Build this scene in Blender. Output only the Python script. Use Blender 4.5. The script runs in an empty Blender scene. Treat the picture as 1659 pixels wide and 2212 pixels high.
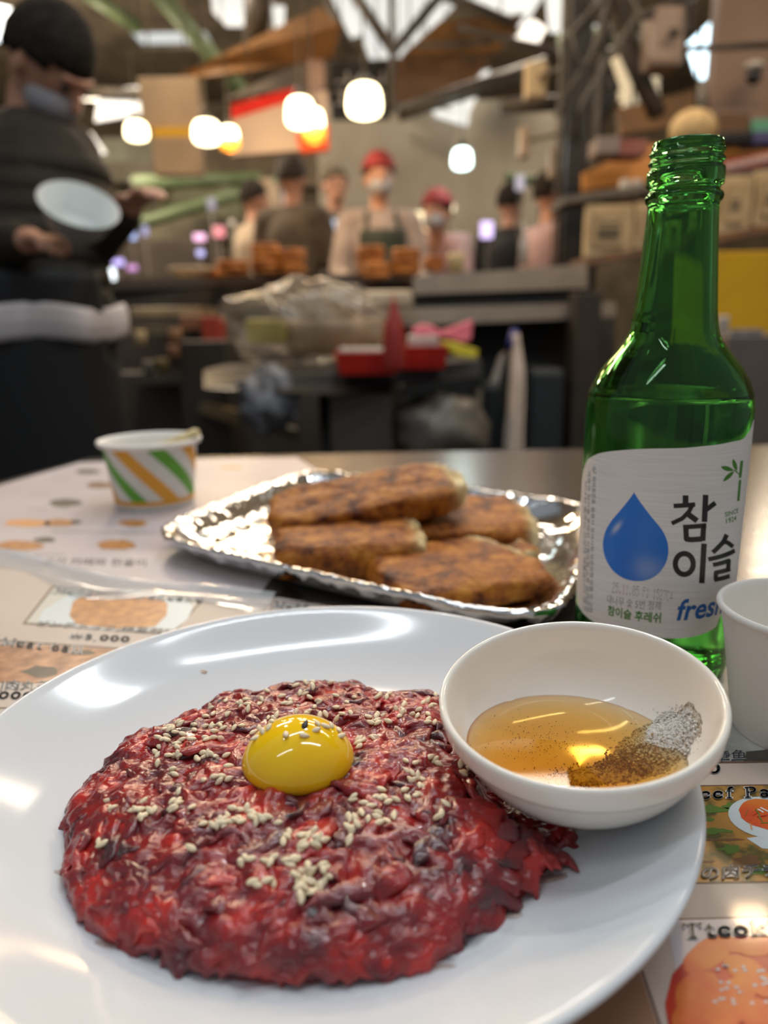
import bpy, bmesh, math, random
import numpy as np
from mathutils import Vector, Matrix, noise, Euler
from mathutils.bvhtree import BVHTree

random.seed(7)
SC = bpy.context.scene
COL = SC.collection
PI = math.pi

# ------------------------------------------------------------------ camera
F = 1598.0                      # focal length in pixels of the 1659x2212 frame
PITCH, ROLL = math.radians(14.4), math.radians(-1.0)
T = 0.75                        # table height
CAM = Vector((0, 0, T + 0.150))
_u = Vector((0, math.sin(PITCH), math.cos(PITCH))); FW = Vector((0, math.cos(PITCH), -math.sin(PITCH))); _x = Vector((1, 0, 0))
RT = _x*math.cos(ROLL) + _u*math.sin(ROLL)
UP = _u*math.cos(ROLL) - _x*math.sin(ROLL)
cd = bpy.data.cameras.new('camera'); cam = bpy.data.objects.new('camera', cd); COL.objects.link(cam)
cam.matrix_world = Matrix(((RT.x, UP.x, -FW.x, CAM.x), (RT.y, UP.y, -FW.y, CAM.y), (RT.z, UP.z, -FW.z, CAM.z), (0, 0, 0, 1)))
cd.sensor_fit = 'VERTICAL'; cd.sensor_height = 36; cd.lens = F/2212*36
cd.clip_start = 0.02; cd.clip_end = 100
cd.dof.use_dof = True; cd.dof.focus_distance = 0.241; cd.dof.aperture_fstop = 7.0
SC.camera = cam

# ------------------------------------------------------------------ world, exposure, lights
wd = bpy.data.worlds.new('world'); SC.world = wd; wd.use_nodes = True
wn = wd.node_tree.nodes; wl = wd.node_tree.links
bg = wn['Background']; bg.inputs[0].default_value = (0.84, 0.88, 0.95, 1); bg.inputs[1].default_value = 0.28
SC.view_settings.view_transform = 'Standard'; SC.view_settings.look = 'None'
SC.view_settings.exposure = 0.0; SC.view_settings.gamma = 1.0
SC.view_settings.use_curve_mapping = False
SC.cycles.max_bounces = 14; SC.cycles.transmission_bounces = 12; SC.cycles.glossy_bounces = 5
SC.cycles.diffuse_bounces = 3; SC.cycles.transparent_max_bounces = 16; SC.cycles.sample_clamp_indirect = 6

def area(loc, sx, sy, power, color, rot=(0, 0, 0)):
    l = bpy.data.lights.new('ceiling_or_fill_light', 'AREA'); l.shape = 'RECTANGLE'; l.size = sx; l.size_y = sy
    l.energy = power; l.color = color
    o = bpy.data.objects.new('ceiling_or_fill_light', l); o.location = loc; o.rotation_euler = rot; COL.objects.link(o)
COOL = (0.88, 0.95, 1.0); WARM = (1.0, 0.70, 0.40)
area((-0.35, 0.95, 2.75), 1.2, 0.05, 8, COOL, (0, 0, 0.5))
area((0.75, 0.35, 2.70), 1.2, 0.07, 9, COOL, (0, 0, 0.2))
area((-0.9, -0.4, 2.75), 1.2, 0.05, 5, COOL, (0, 0, 0.3))
area((0.25, 1.7, 2.8), 0.14, 0.10, 10, COOL)
area((1.3, 2.2, 2.7), 0.12, 0.12, 12, WARM)
area((-1.0, 2.5, 2.7), 0.12, 0.12, 12, WARM)
area((0.4, 3.3, 3.0), 1.2, 0.3, 20, (1, .80, .60))
area((-2.2, 5.6, 3.6), 1.6, 0.6, 130, (1, .82, .62))
area((0.6, 7.2, 3.9), 2.4, 0.6, 130, (1, .86, .70))
for _p, _e in (((-2.5, 7.0, 2.6), 110), ((.9, 8.6, 2.8), 110), ((3.2, 6.0, 2.7), 60), ((-1.2, 4.9, 3.0), 40), ((1.2, 5.6, 3.2), 40), ((-4.2, 9.5, 2.8), 90)):  # unseen point lights added to lift the dark far ceiling
    _l = bpy.data.lights.new('hall_fill_light', 'POINT'); _l.energy = _e; _l.color = (1, .82, .62); _l.shadow_soft_size = .12
    _o = bpy.data.objects.new('hall_fill_light', _l); _o.location = _p; COL.objects.link(_o)
area((2.0, 2.6, 3.0), 1.2, 0.3, 16, (1, .82, .62))  # added unseen hall light that brightens the dark background

# ------------------------------------------------------------------ measuring helpers: where a seen point lies in the room
def ray(px, py): return FW + RT*((px-829.5)/F) - UP*((py-1106)/F)
def at(px, py, d): return CAM + ray(px, py)*d                 # at forward distance d
def G(px, py, z=0.0):                                         # on the horizontal plane z mm above the table
    d = ray(px, py); t = (T + z/1000 - CAM.z)/d.z
    return CAM + d*t
def P(x, y, z): return Vector((x/1000, y/1000, T + z/1000))   # table millimetres

# ------------------------------------------------------------------ object helpers
def wm(o):
    return (wm(o.parent) @ o.matrix_basis) if o.parent else o.matrix_basis.copy()
def link(name, me, mat, parent=None, origin=None, smooth=True):
    o = bpy.data.objects.new(name, me); COL.objects.link(o)
    if parent is not None:
        me.transform(wm(parent).inverted()); o.parent = parent
    elif origin is not None:
        me.transform(Matrix.Translation(-Vector(origin))); o.location = origin
    if mat is not None: me.materials.append(mat)
    if smooth: me.shade_smooth()
    return o
def tag(o, label=None, cat=None, group=None, kind=None):
    if label: o['label'] = label
    if cat: o['category'] = cat
    if group: o['group'] = group
    if kind: o['kind'] = kind
    return o
def thing(name, label, cat, loc, group=None):
    o = bpy.data.objects.new(name, None); COL.objects.link(o); o.location = loc; o.empty_display_size = .02
    return tag(o, label, cat, group)

class MB:
    def __init__(s): s.v = []; s.f = []
    def add(s, v, f):
        n = len(s.v); s.v += [Vector(p) for p in v]; s.f += [tuple(i+n for i in q) for q in f]; return s
    def box(s, c, size, rz=0.0, rx=0.0, ry=0.0):
        m = Euler((rx, ry, rz)).to_matrix(); h = Vector(size)/2; vs = []
        for x in (-1, 1):
            for y in (-1, 1):
                for z in (-1, 1): vs.append(Vector(c) + m @ Vector((x*h.x, y*h.y, z*h.z)))
        return s.add(vs, [(0,1,3,2),(4,6,7,5),(0,4,5,1),(2,3,7,6),(0,2,6,4),(1,5,7,3)])
    def tube(s, pts, rad, n=10, caps=True, flat=1.0):
        pts = [Vector(p) for p in pts]; k = len(pts)
        rad = rad if hasattr(rad, '__len__') else [rad]*k
        vs = []; ref = None
        for i, p in enumerate(pts):
            t = (pts[min(i+1, k-1)] - pts[max(i-1, 0)])
            t = t.normalized() if t.length > 1e-9 else Vector((0, 0, 1))
            if ref is None:
                ref = Vector((0, 0, 1)).cross(t)
                if ref.length < .05: ref = Vector((1, 0, 0)).cross(t)
            a = (ref - t*ref.dot(t)).normalized(); b = t.cross(a); ref = a
            for j in range(n):
                w = 2*PI*j/n; vs.append(p + a*(rad[i]*math.cos(w)) + b*(rad[i]*math.sin(w)*flat))
        fs = []
        for i in range(k-1):
            for j in range(n):
                fs.append((i*n+j, i*n+(j+1) % n, (i+1)*n+(j+1) % n, (i+1)*n+j))
        if caps: fs += [tuple(range(n))[::-1], tuple((k-1)*n+j for j in range(n))]
        return s.add(vs, fs)
    def lathe(s, prof, c=(0, 0, 0), n=64, m=None, fn=None):
        vs = []; c = Vector(c); m = m or Matrix.Identity(3)
        for i, (r, z) in enumerate(prof):
            for j in range(n):
                w = 2*PI*j/n; q = Vector((r*math.cos(w), r*math.sin(w), z))
                if fn: q = fn(q, w, i)
                vs.append(c + m @ q)
        fs = [(i*n+j, i*n+(j+1) % n, (i+1)*n+(j+1) % n, (i+1)*n+j) for i in range(len(prof)-1) for j in range(n)]
        return s.add(vs, fs)
    def ball(s, c, r, n=16, m=None, fn=None):
        r = r if hasattr(r, '__len__') else (r, r, r); m = m or Matrix.Identity(3); h = n//2
        vs = [Vector((0, 0, -1))]
        for i in range(1, h):
            a = -PI/2 + PI*i/h
            for j in range(n): w = 2*PI*j/n; vs.append(Vector((math.cos(a)*math.cos(w), math.cos(a)*math.sin(w), math.sin(a))))
        vs.append(Vector((0, 0, 1))); top = len(vs)-1
        fs = [(0, 1+(j+1) % n, 1+j) for j in range(n)]
        for i in range(h-2):
            for j in range(n): fs.append((1+i*n+j, 1+i*n+(j+1) % n, 1+(i+1)*n+(j+1) % n, 1+(i+1)*n+j))
        b = 1+(h-2)*n; fs += [(b+j, b+(j+1) % n, top) for j in range(n)]
        out = []
        for q in vs:
            if fn: q = fn(q)
            out.append(Vector(c) + m @ Vector((q.x*r[0], q.y*r[1], q.z*r[2])))
        return s.add(out, fs)
    def prism(s, poly, depth):                                # poly of points, extruded by the vector depth
        n = len(poly); d = Vector(depth)
        vs = [Vector(p) for p in poly] + [Vector(p)+d for p in poly]
        fs = [tuple(range(n)), tuple(range(n, 2*n))[::-1]] + [(i, i+n, (i+1) % n+n, (i+1) % n) for i in range(n)]
        return s.add(vs, fs)
    def grid(s, fn, nu, nv, wrap=False):
        vs = [fn(i/(nu-1) if not wrap else i/nu, j/(nv-1)) for j in range(nv) for i in range(nu)]; fs = []
        for j in range(nv-1):
            for i in range(nu if wrap else nu-1):
                k = (i+1) % nu; fs.append((j*nu+i, j*nu+k, (j+1)*nu+k, (j+1)*nu+i))
        return s.add(vs, fs)
    def mesh(s, name='mesh'):
        me = bpy.data.meshes.new(name); me.from_pydata(s.v, [], s.f); me.update()
        b = bmesh.new(); b.from_mesh(me); bmesh.ops.recalc_face_normals(b, faces=b.faces); b.to_mesh(me); b.free()
        return me
    def build(s, name, mat, parent=None, origin=None, smooth=True, bevel=0, sub=0, remesh=0):
        me = s.mesh(name); o = link(name, me, mat, parent, origin, smooth)
        if bevel:
            md = o.modifiers.new('bevel', 'BEVEL'); md.width = bevel; md.segments = 2; md.limit_method = 'ANGLE'; md.angle_limit = .6
            if smooth: md.harden_normals = True
        if remesh:
            md = o.modifiers.new('remesh', 'REMESH'); md.mode = 'VOXEL'; md.voxel_size = remesh; md.use_smooth_shade = True
            md = o.modifiers.new('smooth', 'SMOOTH'); md.iterations = 4; md.factor = .5
        if sub: md = o.modifiers.new('sub', 'SUBSURF'); md.levels = sub; md.render_levels = sub
        return o

# ------------------------------------------------------------------ materials
def mat(name, col, rough=.5, metal=0., spec=.5, col2=None, ns=20., detail=4., lo=.35, hi=.65, bump=None, trans=0., ior=1.45,
        sss=0., sssr=(.004, .001, .0008), emit=None, es=0., coat=0., alpha=1., stretch=None, sheen=0., rvar=0.):
    m = bpy.data.materials.new(name); m.use_nodes = True; nt = m.node_tree; N = nt.nodes; L = nt.links
    b = N['Principled BSDF']; I = b.inputs
    I['Base Color'].default_value = (*col, 1); I['Roughness'].default_value = rough; I['Metallic'].default_value = metal
    I['Specular IOR Level'].default_value = spec; I['IOR'].default_value = ior; I['Transmission Weight'].default_value = trans
    I['Alpha'].default_value = alpha; I['Coat Weight'].default_value = coat; I['Coat Roughness'].default_value = .06
    if sss: I['Subsurface Weight'].default_value = sss; I['Subsurface Radius'].default_value = sssr; I['Subsurface Scale'].default_value = 1.0
    if emit: I['Emission Color'].default_value = (*emit, 1); I['Emission Strength'].default_value = es
    tc = N.new('ShaderNodeTexCoord'); src = tc.outputs['Object']
    if stretch:
        mp = N.new('ShaderNodeMapping'); mp.inputs['Scale'].default_value = stretch; L.new(src, mp.inputs[0]); src = mp.outputs[0]
    if col2 is not None:
        nz = N.new('ShaderNodeTexNoise'); nz.inputs['Scale'].default_value = ns; nz.inputs['Detail'].default_value = detail; L.new(src, nz.inputs[0])
        mr = N.new('ShaderNodeMapRange'); mr.inputs[1].default_value = lo; mr.inputs[2].default_value = hi; L.new(nz.outputs[0], mr.inputs[0])
        mx = N.new('ShaderNodeMix'); mx.data_type = 'RGBA'; mx.inputs[6].default_value = (*col, 1); mx.inputs[7].default_value = (*col2, 1)
        L.new(mr.outputs[0], mx.inputs[0]); L.new(mx.outputs[2], I['Base Color'])
        if rvar:
            r2 = N.new('ShaderNodeMapRange'); r2.inputs[3].default_value = rough; r2.inputs[4].default_value = rough+rvar
            L.new(nz.outputs[0], r2.inputs[0]); L.new(r2.outputs[0], I['Roughness'])
    if bump:
        nb = N.new('ShaderNodeTexNoise'); nb.inputs['Scale'].default_value = bump[0]; nb.inputs['Detail'].default_value = 3; L.new(src, nb.inputs[0])
        bp = N.new('ShaderNodeBump'); bp.inputs['Strength'].default_value = bump[1]; bp.inputs['Distance'].default_value = bump[2] if len(bump) > 2 else .001
        L.new(nb.outputs[0], bp.inputs['Height']); L.new(bp.outputs[0], I['Normal'])
    return m
def srgb(r, g, b):
    f = lambda c: (c/255/12.92) if c <= 10 else ((c/255+.055)/1.055)**2.4
    return (f(r), f(g), f(b))

# ------------------------------------------------------------------ lettering
_tc = {}
def text2d(s, bold=0.0, space=1.0):
    key = (s, bold, space)
    if key in _tc: return _tc[key]
    c = bpy.data.curves.new('lettering', 'FONT'); c.body = s; c.offset = bold; c.resolution_u = 3; c.space_character = space
    o = bpy.data.objects.new('lettering', c); COL.objects.link(o)
    me = bpy.data.meshes.new_from_object(o.evaluated_get(bpy.context.evaluated_depsgraph_get()))
    v = [(p.co.x, p.co.y) for p in me.vertices]; f = [tuple(p.vertices) for p in me.polygons]
    bpy.data.objects.remove(o); bpy.data.curves.remove(c); bpy.data.meshes.remove(me)
    x0 = min(p[0] for p in v); x1 = max(p[0] for p in v); y1 = max(p[1] for p in v)
    v = [((p[0]-x0)/(x1-x0), p[1]/y1) for p in v]
    _tc[key] = (v, f); return v, f
def arc(cx, cy, rx, ry, a0, a1, n=14):
    return [(cx+rx*math.cos(math.radians(a0+(a1-a0)*i/n)), cy+ry*math.sin(math.radians(a0+(a1-a0)*i/n))) for i in range(n+1)]
def ribbon(pts, w, jn=8):                                      # a stroke of width w along pts, 2D
    V = []; Fc = []; ws = w if hasattr(w, '__len__') else [w]*len(pts)
    for i in range(len(pts)-1):
        (x0, y0), (x1, y1) = pts[i], pts[i+1]; l = math.hypot(x1-x0, y1-y0) or 1e-9; nx, ny = -(y1-y0)/l/2, (x1-x0)/l/2
        n = len(V); V += [(x0+nx*ws[i], y0+ny*ws[i]), (x0-nx*ws[i], y0-ny*ws[i]), (x1-nx*ws[i+1], y1-ny*ws[i+1]), (x1+nx*ws[i+1], y1+ny*ws[i+1])]
        Fc.append((n, n+1, n+2, n+3))
        if i:
            n = len(V); V += [(x0+ws[i]/2*math.cos(2*PI*k/jn), y0+ws[i]/2*math.sin(2*PI*k/jn)) for k in range(jn)]; Fc.append(tuple(range(n, n+jn)))
    return V, Fc
W_, H_ = .13, .055     # thick and thin strokes of the slab serif letters used on the menu
def serif(x, y, w=.26): return ([(x-w/2, y), (x+w/2, y)], H_)
GLY = {
 'T': (.70, [([(.35, 0), (.35, .7)], W_), ([(.03, .68), (.67, .68)], H_), ([(.04, .70), (.04, .53)], H_), ([(.66, .70), (.66, .53)], H_), serif(.35, .02, .32)]),
 't': (.42, [([(.2, .66), (.2, .12)] + arc(.3, .12, .1, .1, 180, 330, 6), .11), ([(.06, .48), (.38, .48)], H_)]),
 'e': (.52, [(arc(.26, .25, .19, .22, 20, 335, 20), .10), ([(.1, .28), (.45, .28)], H_)]),
 'o': (.54, [(arc(.27, .25, .20, .22, 0, 360, 24), .105)]),
 'k': (.60, [([(.15, 0), (.15, .74)], .12), serif(.15, .02), ([(.05, .72), (.15, .72)], H_), ([(.45, .47), (.2, .24)], H_), ([(.26, .29), (.47, .02)], .11), serif(.47, .02, .22), serif(.45, .47, .2)]),
 'f': (.40, [([(.18, 0), (.18, .6)] + arc(.28, .6, .1, .12, 180, 40, 6), .11), serif(.18, .02, .28), ([(.05, .48), (.36, .48)], H_)]),
 'P': (.62, [([(.16, 0), (.16, .7)], W_), serif(.16, .02, .3), ([(.03, .68), (.3, .68)] + arc(.34, .52, .18, .165, 90, -90, 12) + [(.16, .355)], .08)]),
 'B': (.64, [([(.16, 0), (.16, .7)], W_), ([(.03, .68), (.3, .68)] + arc(.32, .53, .16, .15, 90, -90, 12) + [(.16, .38)], .075), ([(.16, .38), (.34, .38)] + arc(.36, .2, .18, .18, 90, -90, 12) + [(.03, .02)], .08)]),
 'a': (.52, [([(.1, .4)] + arc(.24, .36, .14, .12, 150, 0, 8) + [(.38, .06), (.46, .02)], .095), (arc(.23, .14, .14, .13, 0, 360, 14), .08)]),
 'M': (.86, [([(.14, 0), (.14, .7)], .07), ([(.14, .69), (.42, .08)], .13), ([(.42, .08), (.70, .69)], .06), ([(.71, 0), (.71, .7)], .13), serif(.14, .02), serif(.71, .02), serif(.1, .68, .16), serif(.76, .68, .16)]),
 'u': (.60, [([(.14, .47), (.14, .2)] + arc(.29, .18, .15, .17, 180, 330, 8), .10), ([(.44, .5), (.44, 0)], .11), serif(.1, .47, .16), serif(.4, .47, .14), serif(.5, .02, .14)]),
 'n': (.60, [([(.14, 0), (.14, .48)], .11), ([(.14, .33)] + arc(.29, .31, .15, .16, 160, 0, 8) + [(.44, 0)], .10), serif(.15, .02), serif(.44, .02), serif(.09, .47, .14)]),
 'g': (.54, [(arc(.25, .29, .15, .17, 0, 360, 16), .09), (arc(.25, -.08, .18, .11, 0, 360, 16), .07), ([(.4, .44), (.5, .48)], .06)]),
 'b': (.56, [([(.14, 0), (.14, .74)], .11), (arc(.30, .25, .16, .21, 0, 360, 18), .095), serif(.08, .72, .14)]),
 'c': (.48, [(arc(.26, .25, .19, .22, 40, 325, 18), .10), ([(.42, .38), (.42, .38001)], .12)]),
 'l': (.32, [([(.16, 0), (.16, .74)], .12), serif(.16, .02, .28), serif(.1, .72, .14)]),
 '0': (.58, [(arc(.29, .31, .2, .29, 0, 360, 24), .11)]),
 '5': (.54, [([(.42, .64), (.13, .64), (.11, .36)] + arc(.25, .21, .17, .2, 110, -140, 14), .085)]),
 ',': (.30, [([(.14, .06), (.08, -.14)], .09)]),
 'W': (.86, [([(.1, .62), (.26, 0), (.42, .6), (.58, 0), (.74, .62)], .085), ([(.02, .34), (.84, .34)], .05), ([(.02, .2), (.84, .2)], .05)]),
 ' ': (.34, []),
}
def slab(s, fat=0.0):                                          # the same normalised form as text2d, in slab serif letters
    V = []; Fc = []; x = 0
    for ch in s:
        w, st = GLY[ch]
        for pts, ww in st:
            if fat and len(pts) >= 2:
                (x0, y0), (x1, y1) = pts[0], pts[1]; l = math.hypot(x1-x0, y1-y0) or 1; a = (x0-(x1-x0)/l*fat/2, y0-(y1-y0)/l*fat/2)
                (x0, y0), (x1, y1) = pts[-1], pts[-2]; l = math.hypot(x1-x0, y1-y0) or 1; b = (x0-(x1-x0)/l*fat/2, y0-(y1-y0)/l*fat/2)
                pts = [a] + list(pts[1:-1]) + [b]
            v, f = ribbon(pts, ww+fat); n = len(V)
            V += [(p[0]+x, p[1]) for p in v]; Fc += [tuple(i+n for i in q) for q in f]
        x += w+.06
    return [(p[0]/x, p[1]/.72) for p in V], Fc

# ================================================================== THE TABLE
M_steel = mat('brushed_steel', (.115, .10, .088), .17, .85, col2=(.08, .07, .062), ns=30, stretch=(1, 14, 1), bump=(60, .03, .0005), rvar=.10)
M_steel_dark = mat('dull_steel', (.10, .095, .085), .45, .6, col2=(.06, .055, .05), ns=8)
M_black = mat('black_paint', (.015, .015, .015), .5)
table = thing('table', 'long stainless steel table holding the beef, bottle and foil tray', 'table', (0, .35, 0))
tl = G(180, 990).x
xl0, xl1 = G(0, 1042), G(185, 990)
far = .868
dirL = (xl1-xl0); 
def left_x(y): return xl0.x + (y-xl0.y)*dirL.x/dirL.y
tp = MB().prism([(left_x(far)-.0, far, T-.022), (1.2, far+.015, T-.022), (1.2, -.25, T-.022), (left_x(-.25)-.05, -.25, T-.022)], (0, 0, .022))
tp.build('tabletop', M_steel, table, smooth=False, bevel=.004)
MB().prism([(left_x(far)+.03, far-.03, T-.09), (1.17, far-.015, T-.09), (1.17, far-.04, T-.09), (left_x(far)+.03, far-.055, T-.09)], (0, 0, .067)).build('apron_rail', M_steel_dark, table, smooth=False)
for x, y in ((-.30, .80), (1.12, .80), (-.5, -.18), (1.12, -.18)):
    MB().tube([(x, y, .01), (x, y, T-.022)], .02, 12).build('leg', M_steel_dark, table)

# ------------------------------------------------------------------ printed menu sheets
M_paper = mat('menu_paper', srgb(206, 192, 180), .5, coat=.12, col2=srgb(196, 180, 166), ns=9)
M_paper_far = mat('menu_paper_pink', srgb(208, 196, 196), .36, coat=.35, col2=srgb(198, 184, 184), ns=9)
M_ink = mat('black_ink', (.018, .02, .028), .35, coat=.12)
M_halo = mat('white_ink', srgb(222, 224, 224), .35, coat=.12)
M_line = mat('brown_rule', srgb(110, 80, 66), .4, coat=.12)
M_dish = mat('printed_dish', srgb(200, 212, 216), .35, coat=.15)
M_food1 = mat('printed_pancake', srgb(205, 140, 70), .35, coat=.15, col2=srgb(160, 98, 44), ns=160)
M_food2 = mat('printed_meatballs', srgb(196, 140, 100), .35, coat=.15, col2=srgb(128, 76, 44), ns=110, detail=6)
M_food3 = mat('printed_beef_pancake', srgb(176, 128, 58), .35, coat=.15, col2=srgb(90, 84, 40), ns=150, detail=6, lo=.45, hi=.6)
M_food4 = mat('printed_rice_cake', srgb(216, 120, 38), .3, coat=.15, col2=srgb(205, 70, 30), ns=60, detail=3)
M_food5 = mat('printed_red_sauce', srgb(196, 50, 26), .3, coat=.15, col2=srgb(170, 30, 18), ns=60, detail=3)
M_dark1 = mat('printed_dark_food', srgb(84, 76, 70), .4, coat=.12, col2=srgb(60, 56, 44), ns=90)
M_orange = mat('printed_orange', srgb(220, 150, 80), .4, coat=.12)
M_green_ink = mat('printed_green', srgb(90, 120, 44), .4, coat=.12)
M_brown_ink = mat('printed_brown', srgb(120, 84, 50), .4, coat=.12)
M_marble = mat('printed_marble', srgb(190, 190, 184), .35, coat=.15, col2=srgb(120, 116, 110), ns=40)

def flat(name, pts, z, m, parent, thick=.05):                  # flat print, pts given on the table
    return MB().prism([Vector((p.x, p.y, T+z/1000)) for p in pts], (0, 0, thick/1000)).build(name, m, parent, smooth=False)
def pxs(l, z=.5): return [G(a, b, z) for a, b in l]
def blob_px(cx, cy, rx, ry, n=20, rough=0, seed=0, rot=0):
    R = random.Random(seed); out = []
    for i in range(n):
        w = 2*PI*i/n; k = 1+R.uniform(-rough, rough); x, y = rx*k*math.cos(w), ry*k*math.sin(w)
        out.append((cx+x*math.cos(rot)-y*math.sin(rot), cy+x*math.sin(rot)+y*math.cos(rot)))
    return out
def print_text(name, s, o, e, u, z, m, parent, slabs=True, bold=0.0):
    v, f = slab(s, bold) if slabs else text2d(s, bold)
    O, E_, U = G(*o, z), G(*e, z), G(*u, z)
    me = bpy.data.meshes.new(name); me.from_pydata([O+(E_-O)*a+(U-O)*b for a, b in v], [], f)
    b = bmesh.new(); b.from_mesh(me)
    for q in b.faces:
        q.normal_update()
        if q.normal.z < 0: q.normal_flip()
    b.to_mesh(me); b.free()
    return link(name, me, m, parent, smooth=False)
def lettering(s, o, e, u, parent, slabs=True, z=.8):
    print_text('lettering_outline', s, o, e, u, z, M_halo, parent, slabs, .06 if slabs else .03)
    print_text('lettering', s, o, e, u, z+.08, M_ink, parent, slabs, -.012 if slabs else .008)

near = thing('menu_sheet', 'laminated picture menu lying under the white plate', 'menu', P(0, 150, 0))
edge_px = [(-60, 1180), (0, 1196), (110, 1224), (250, 1256), (380, 1272), (600, 1291)]
e3 = [G(a, b, .3) for a, b in edge_px]
flat('paper', e3 + [P(60, 335, 0), P(300, 262, 0), P(330, -120, 0), P(-330, -120, 0), P(-420, 300, 0)], .25, M_paper, near, .25)
# frames and photos, left side
flat('printed_frame', pxs([(48, 1348), (112, 1266), (445, 1291), (372, 1372)]), .52, M_line, near)
flat('printed_frame', pxs([(56, 1345), (116, 1270), (436, 1294), (368, 1368)]), .58, mat('printed_grey', srgb(196, 196, 184), .35, coat=.15), near)
flat('printed_dish', pxs([(82, 1346), (92, 1320), (150, 1284), (300, 1276), (395, 1290), (418, 1312), (404, 1340), (372, 1364), (240, 1362)]), .64, M_dish, near)
flat('printed_pancake', pxs([(150, 1330), (158, 1300), (195, 1278), (270, 1281), (340, 1292), (362, 1304), (360, 1330), (335, 1354), (250, 1360), (165, 1350)]), .70, M_food1, near)
lettering('Mungbean Pancake', (112, 1281), (440, 1302), (124, 1267), near)
lettering('ピンデトック|緑豆煎餅', (78, 1350), (380, 1370), (88, 1340), near, False)
lettering('W5,000', (148, 1378), (281, 1386), (154, 1366), near)
flat('rule', pxs([(-60, 1378), (300, 1402), (298, 1405), (-60, 1382)]), .52, M_line, near)
flat('printed_meatballs', pxs([(-70, 1386), (290, 1405), (240, 1478), (-70, 1474)]), .58, M_food2, near)
flat('printed_dark_patch', pxs(blob_px(88, 1452, 40, 12, 14, .2, 3)), .63, M_dark1, near)  # dark patch within the printed picture
flat('printed_dark_patch', pxs(blob_px(180, 1410, 26, 5, 12, .2, 5)), .63, M_dark1, near)
lettering('Meat ball', (0, 1393), (180, 1413), (8, 1377), near)
lettering('|肉丸子', (2, 1487), (110, 1489), (8, 1468), near, False)
lettering('000', (-6, 1508), (72, 1509), (0, 1492), near)
flat('rule', pxs([(-40, 1528), (60, 1528), (56, 1531), (-40, 1531)]), .52, M_line, near)
flat('rule', pxs([(581, 1322), (590, 1300), (592, 1300), (584, 1322)]), .52, M_line, near)
lettering('Mung', (589, 1312), (668, 1316), (595, 1300), near)
flat('rule', pxs([(592, 1298), (760, 1306), (760, 1308), (592, 1300)]), .52, M_line, near)
# right side
flat('printed_marble', pxs([(1490, 1560), (1700, 1560), (1700, 1646), (1490, 1648)]), .52, M_marble, near)
flat('printed_dark_patch', pxs([(1612, 1624), (1700, 1616), (1700, 1645), (1606, 1646)]), .58, M_dark1, near)
flat('rule', pxs([(1480, 1647), (1700, 1644), (1700, 1647), (1480, 1650)]), .64, M_line, near)
lettering('古章鱼', (1506, 1644), (1612, 1640), (1508, 1622), near, False)
lettering('000', (1466, 1672), (1560, 1669), (1468, 1650), near)
flat('printed_frame', pxs([(1470, 1697), (1700, 1694), (1720, 1906), (1440, 1911)]), .52, M_line, near)
flat('printed_beef_pancake', pxs([(1470, 1700), (1700, 1697), (1718, 1903), (1440, 1908)]), .58, M_food3, near)
for k, (a, b, c, d) in enumerate([(1540, 1750, 30, 8), (1575, 1742, 14, 7), (1548, 1796, 26, 7), (1576, 1836, 24, 9), (1640, 1884, 18, 10), (1530, 1770, 12, 4)]):
    flat('printed_herb', pxs(blob_px(a, b, c, d, 14, .45, k)), .66, M_green_ink, near)
for k, (a, b, c, d) in enumerate([(1560, 1815, 50, 3), (1612, 1862, 34, 12), (1520, 1862, 24, 3)]):
    flat('printed_crust', pxs(blob_px(a, b, c, d, 14, .3, k+9)), .64, M_brown_ink, near)
flat('printed_bowl', pxs(blob_px(1658, 1768, 86, 44, 30, 0, 0, .16)), .72, M_dish, near)
flat('printed_bowl_foot', pxs([(1612, 1812), (1646, 1834), (1700, 1838), (1700, 1800)]), .70, M_dish, near)
flat('printed_salad', pxs(blob_px(1664, 1762, 70, 32, 24, .06, 2, .16)), .78, M_food4, near)
for k in range(16):
    R = random.Random(k+50); a, b = 1606+R.random()*60, 1738+R.random()*48; w = R.uniform(-1.2, 1.2); l = R.uniform(12, 24)
    flat('printed_shred', pxs([(a, b), (a+2, b-2), (a+l*math.cos(w), b+l*math.sin(w)), (a+l*math.cos(w)-2, b+l*math.sin(w)+2)]), .84+.01*k, [M_halo, M_orange, M_food5, M_green_ink][k % 4], near)
lettering('Beef Pa', (1478, 1727), (1668, 1721), (1479, 1704), near, z=1.05)
lettering('の肉チヂ', (1514, 1897), (1690, 1889), (1515, 1870), near, False, z=1.05)
lettering('W9', (1652, 1928), (1690, 1926), (1651, 1910), near) if False else None
flat('printed_frame', pxs([(1440, 1985), (1740, 1977), (1800, 2400), (1516, 2400)]), .52, M_line, near)
flat('printed_plate', pxs([(1440, 1989), (1740, 1981), (1800, 2400), (1516, 2400)]), .58, mat('printed_white', srgb(208, 200, 204), .35, coat=.15), near)
flat('printed_red_sauce', pxs([(1700, 2022), (1560, 2026), (1500, 2052), (1452, 2106), (1436, 2170), (1450, 2260), (1500, 2340), (1760, 2380)]), .64, M_food5, near)
for k, (a, b, c, d, w) in enumerate([(1530, 2062, 62, 30, -.55), (1596, 2046, 34, 14, .1), (1644, 2046, 46, 20, -.2), (1612, 2098, 52, 26, .5), (1508, 2150, 56, 46, -.7), (1580, 2152, 60, 34, -.5),
                                     (1652, 2130, 40, 26, .5), (1540, 2205, 70, 36, -.3), (1640, 2192, 50, 34, .3), (1480, 2212, 30, 44, .1), (1600, 2250, 60, 34, 0)]):
    flat('printed_rice_cake', pxs(blob_px(a, b, c, d, 22, .05, k, w)), .70+.02*k, M_food4, near)
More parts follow.
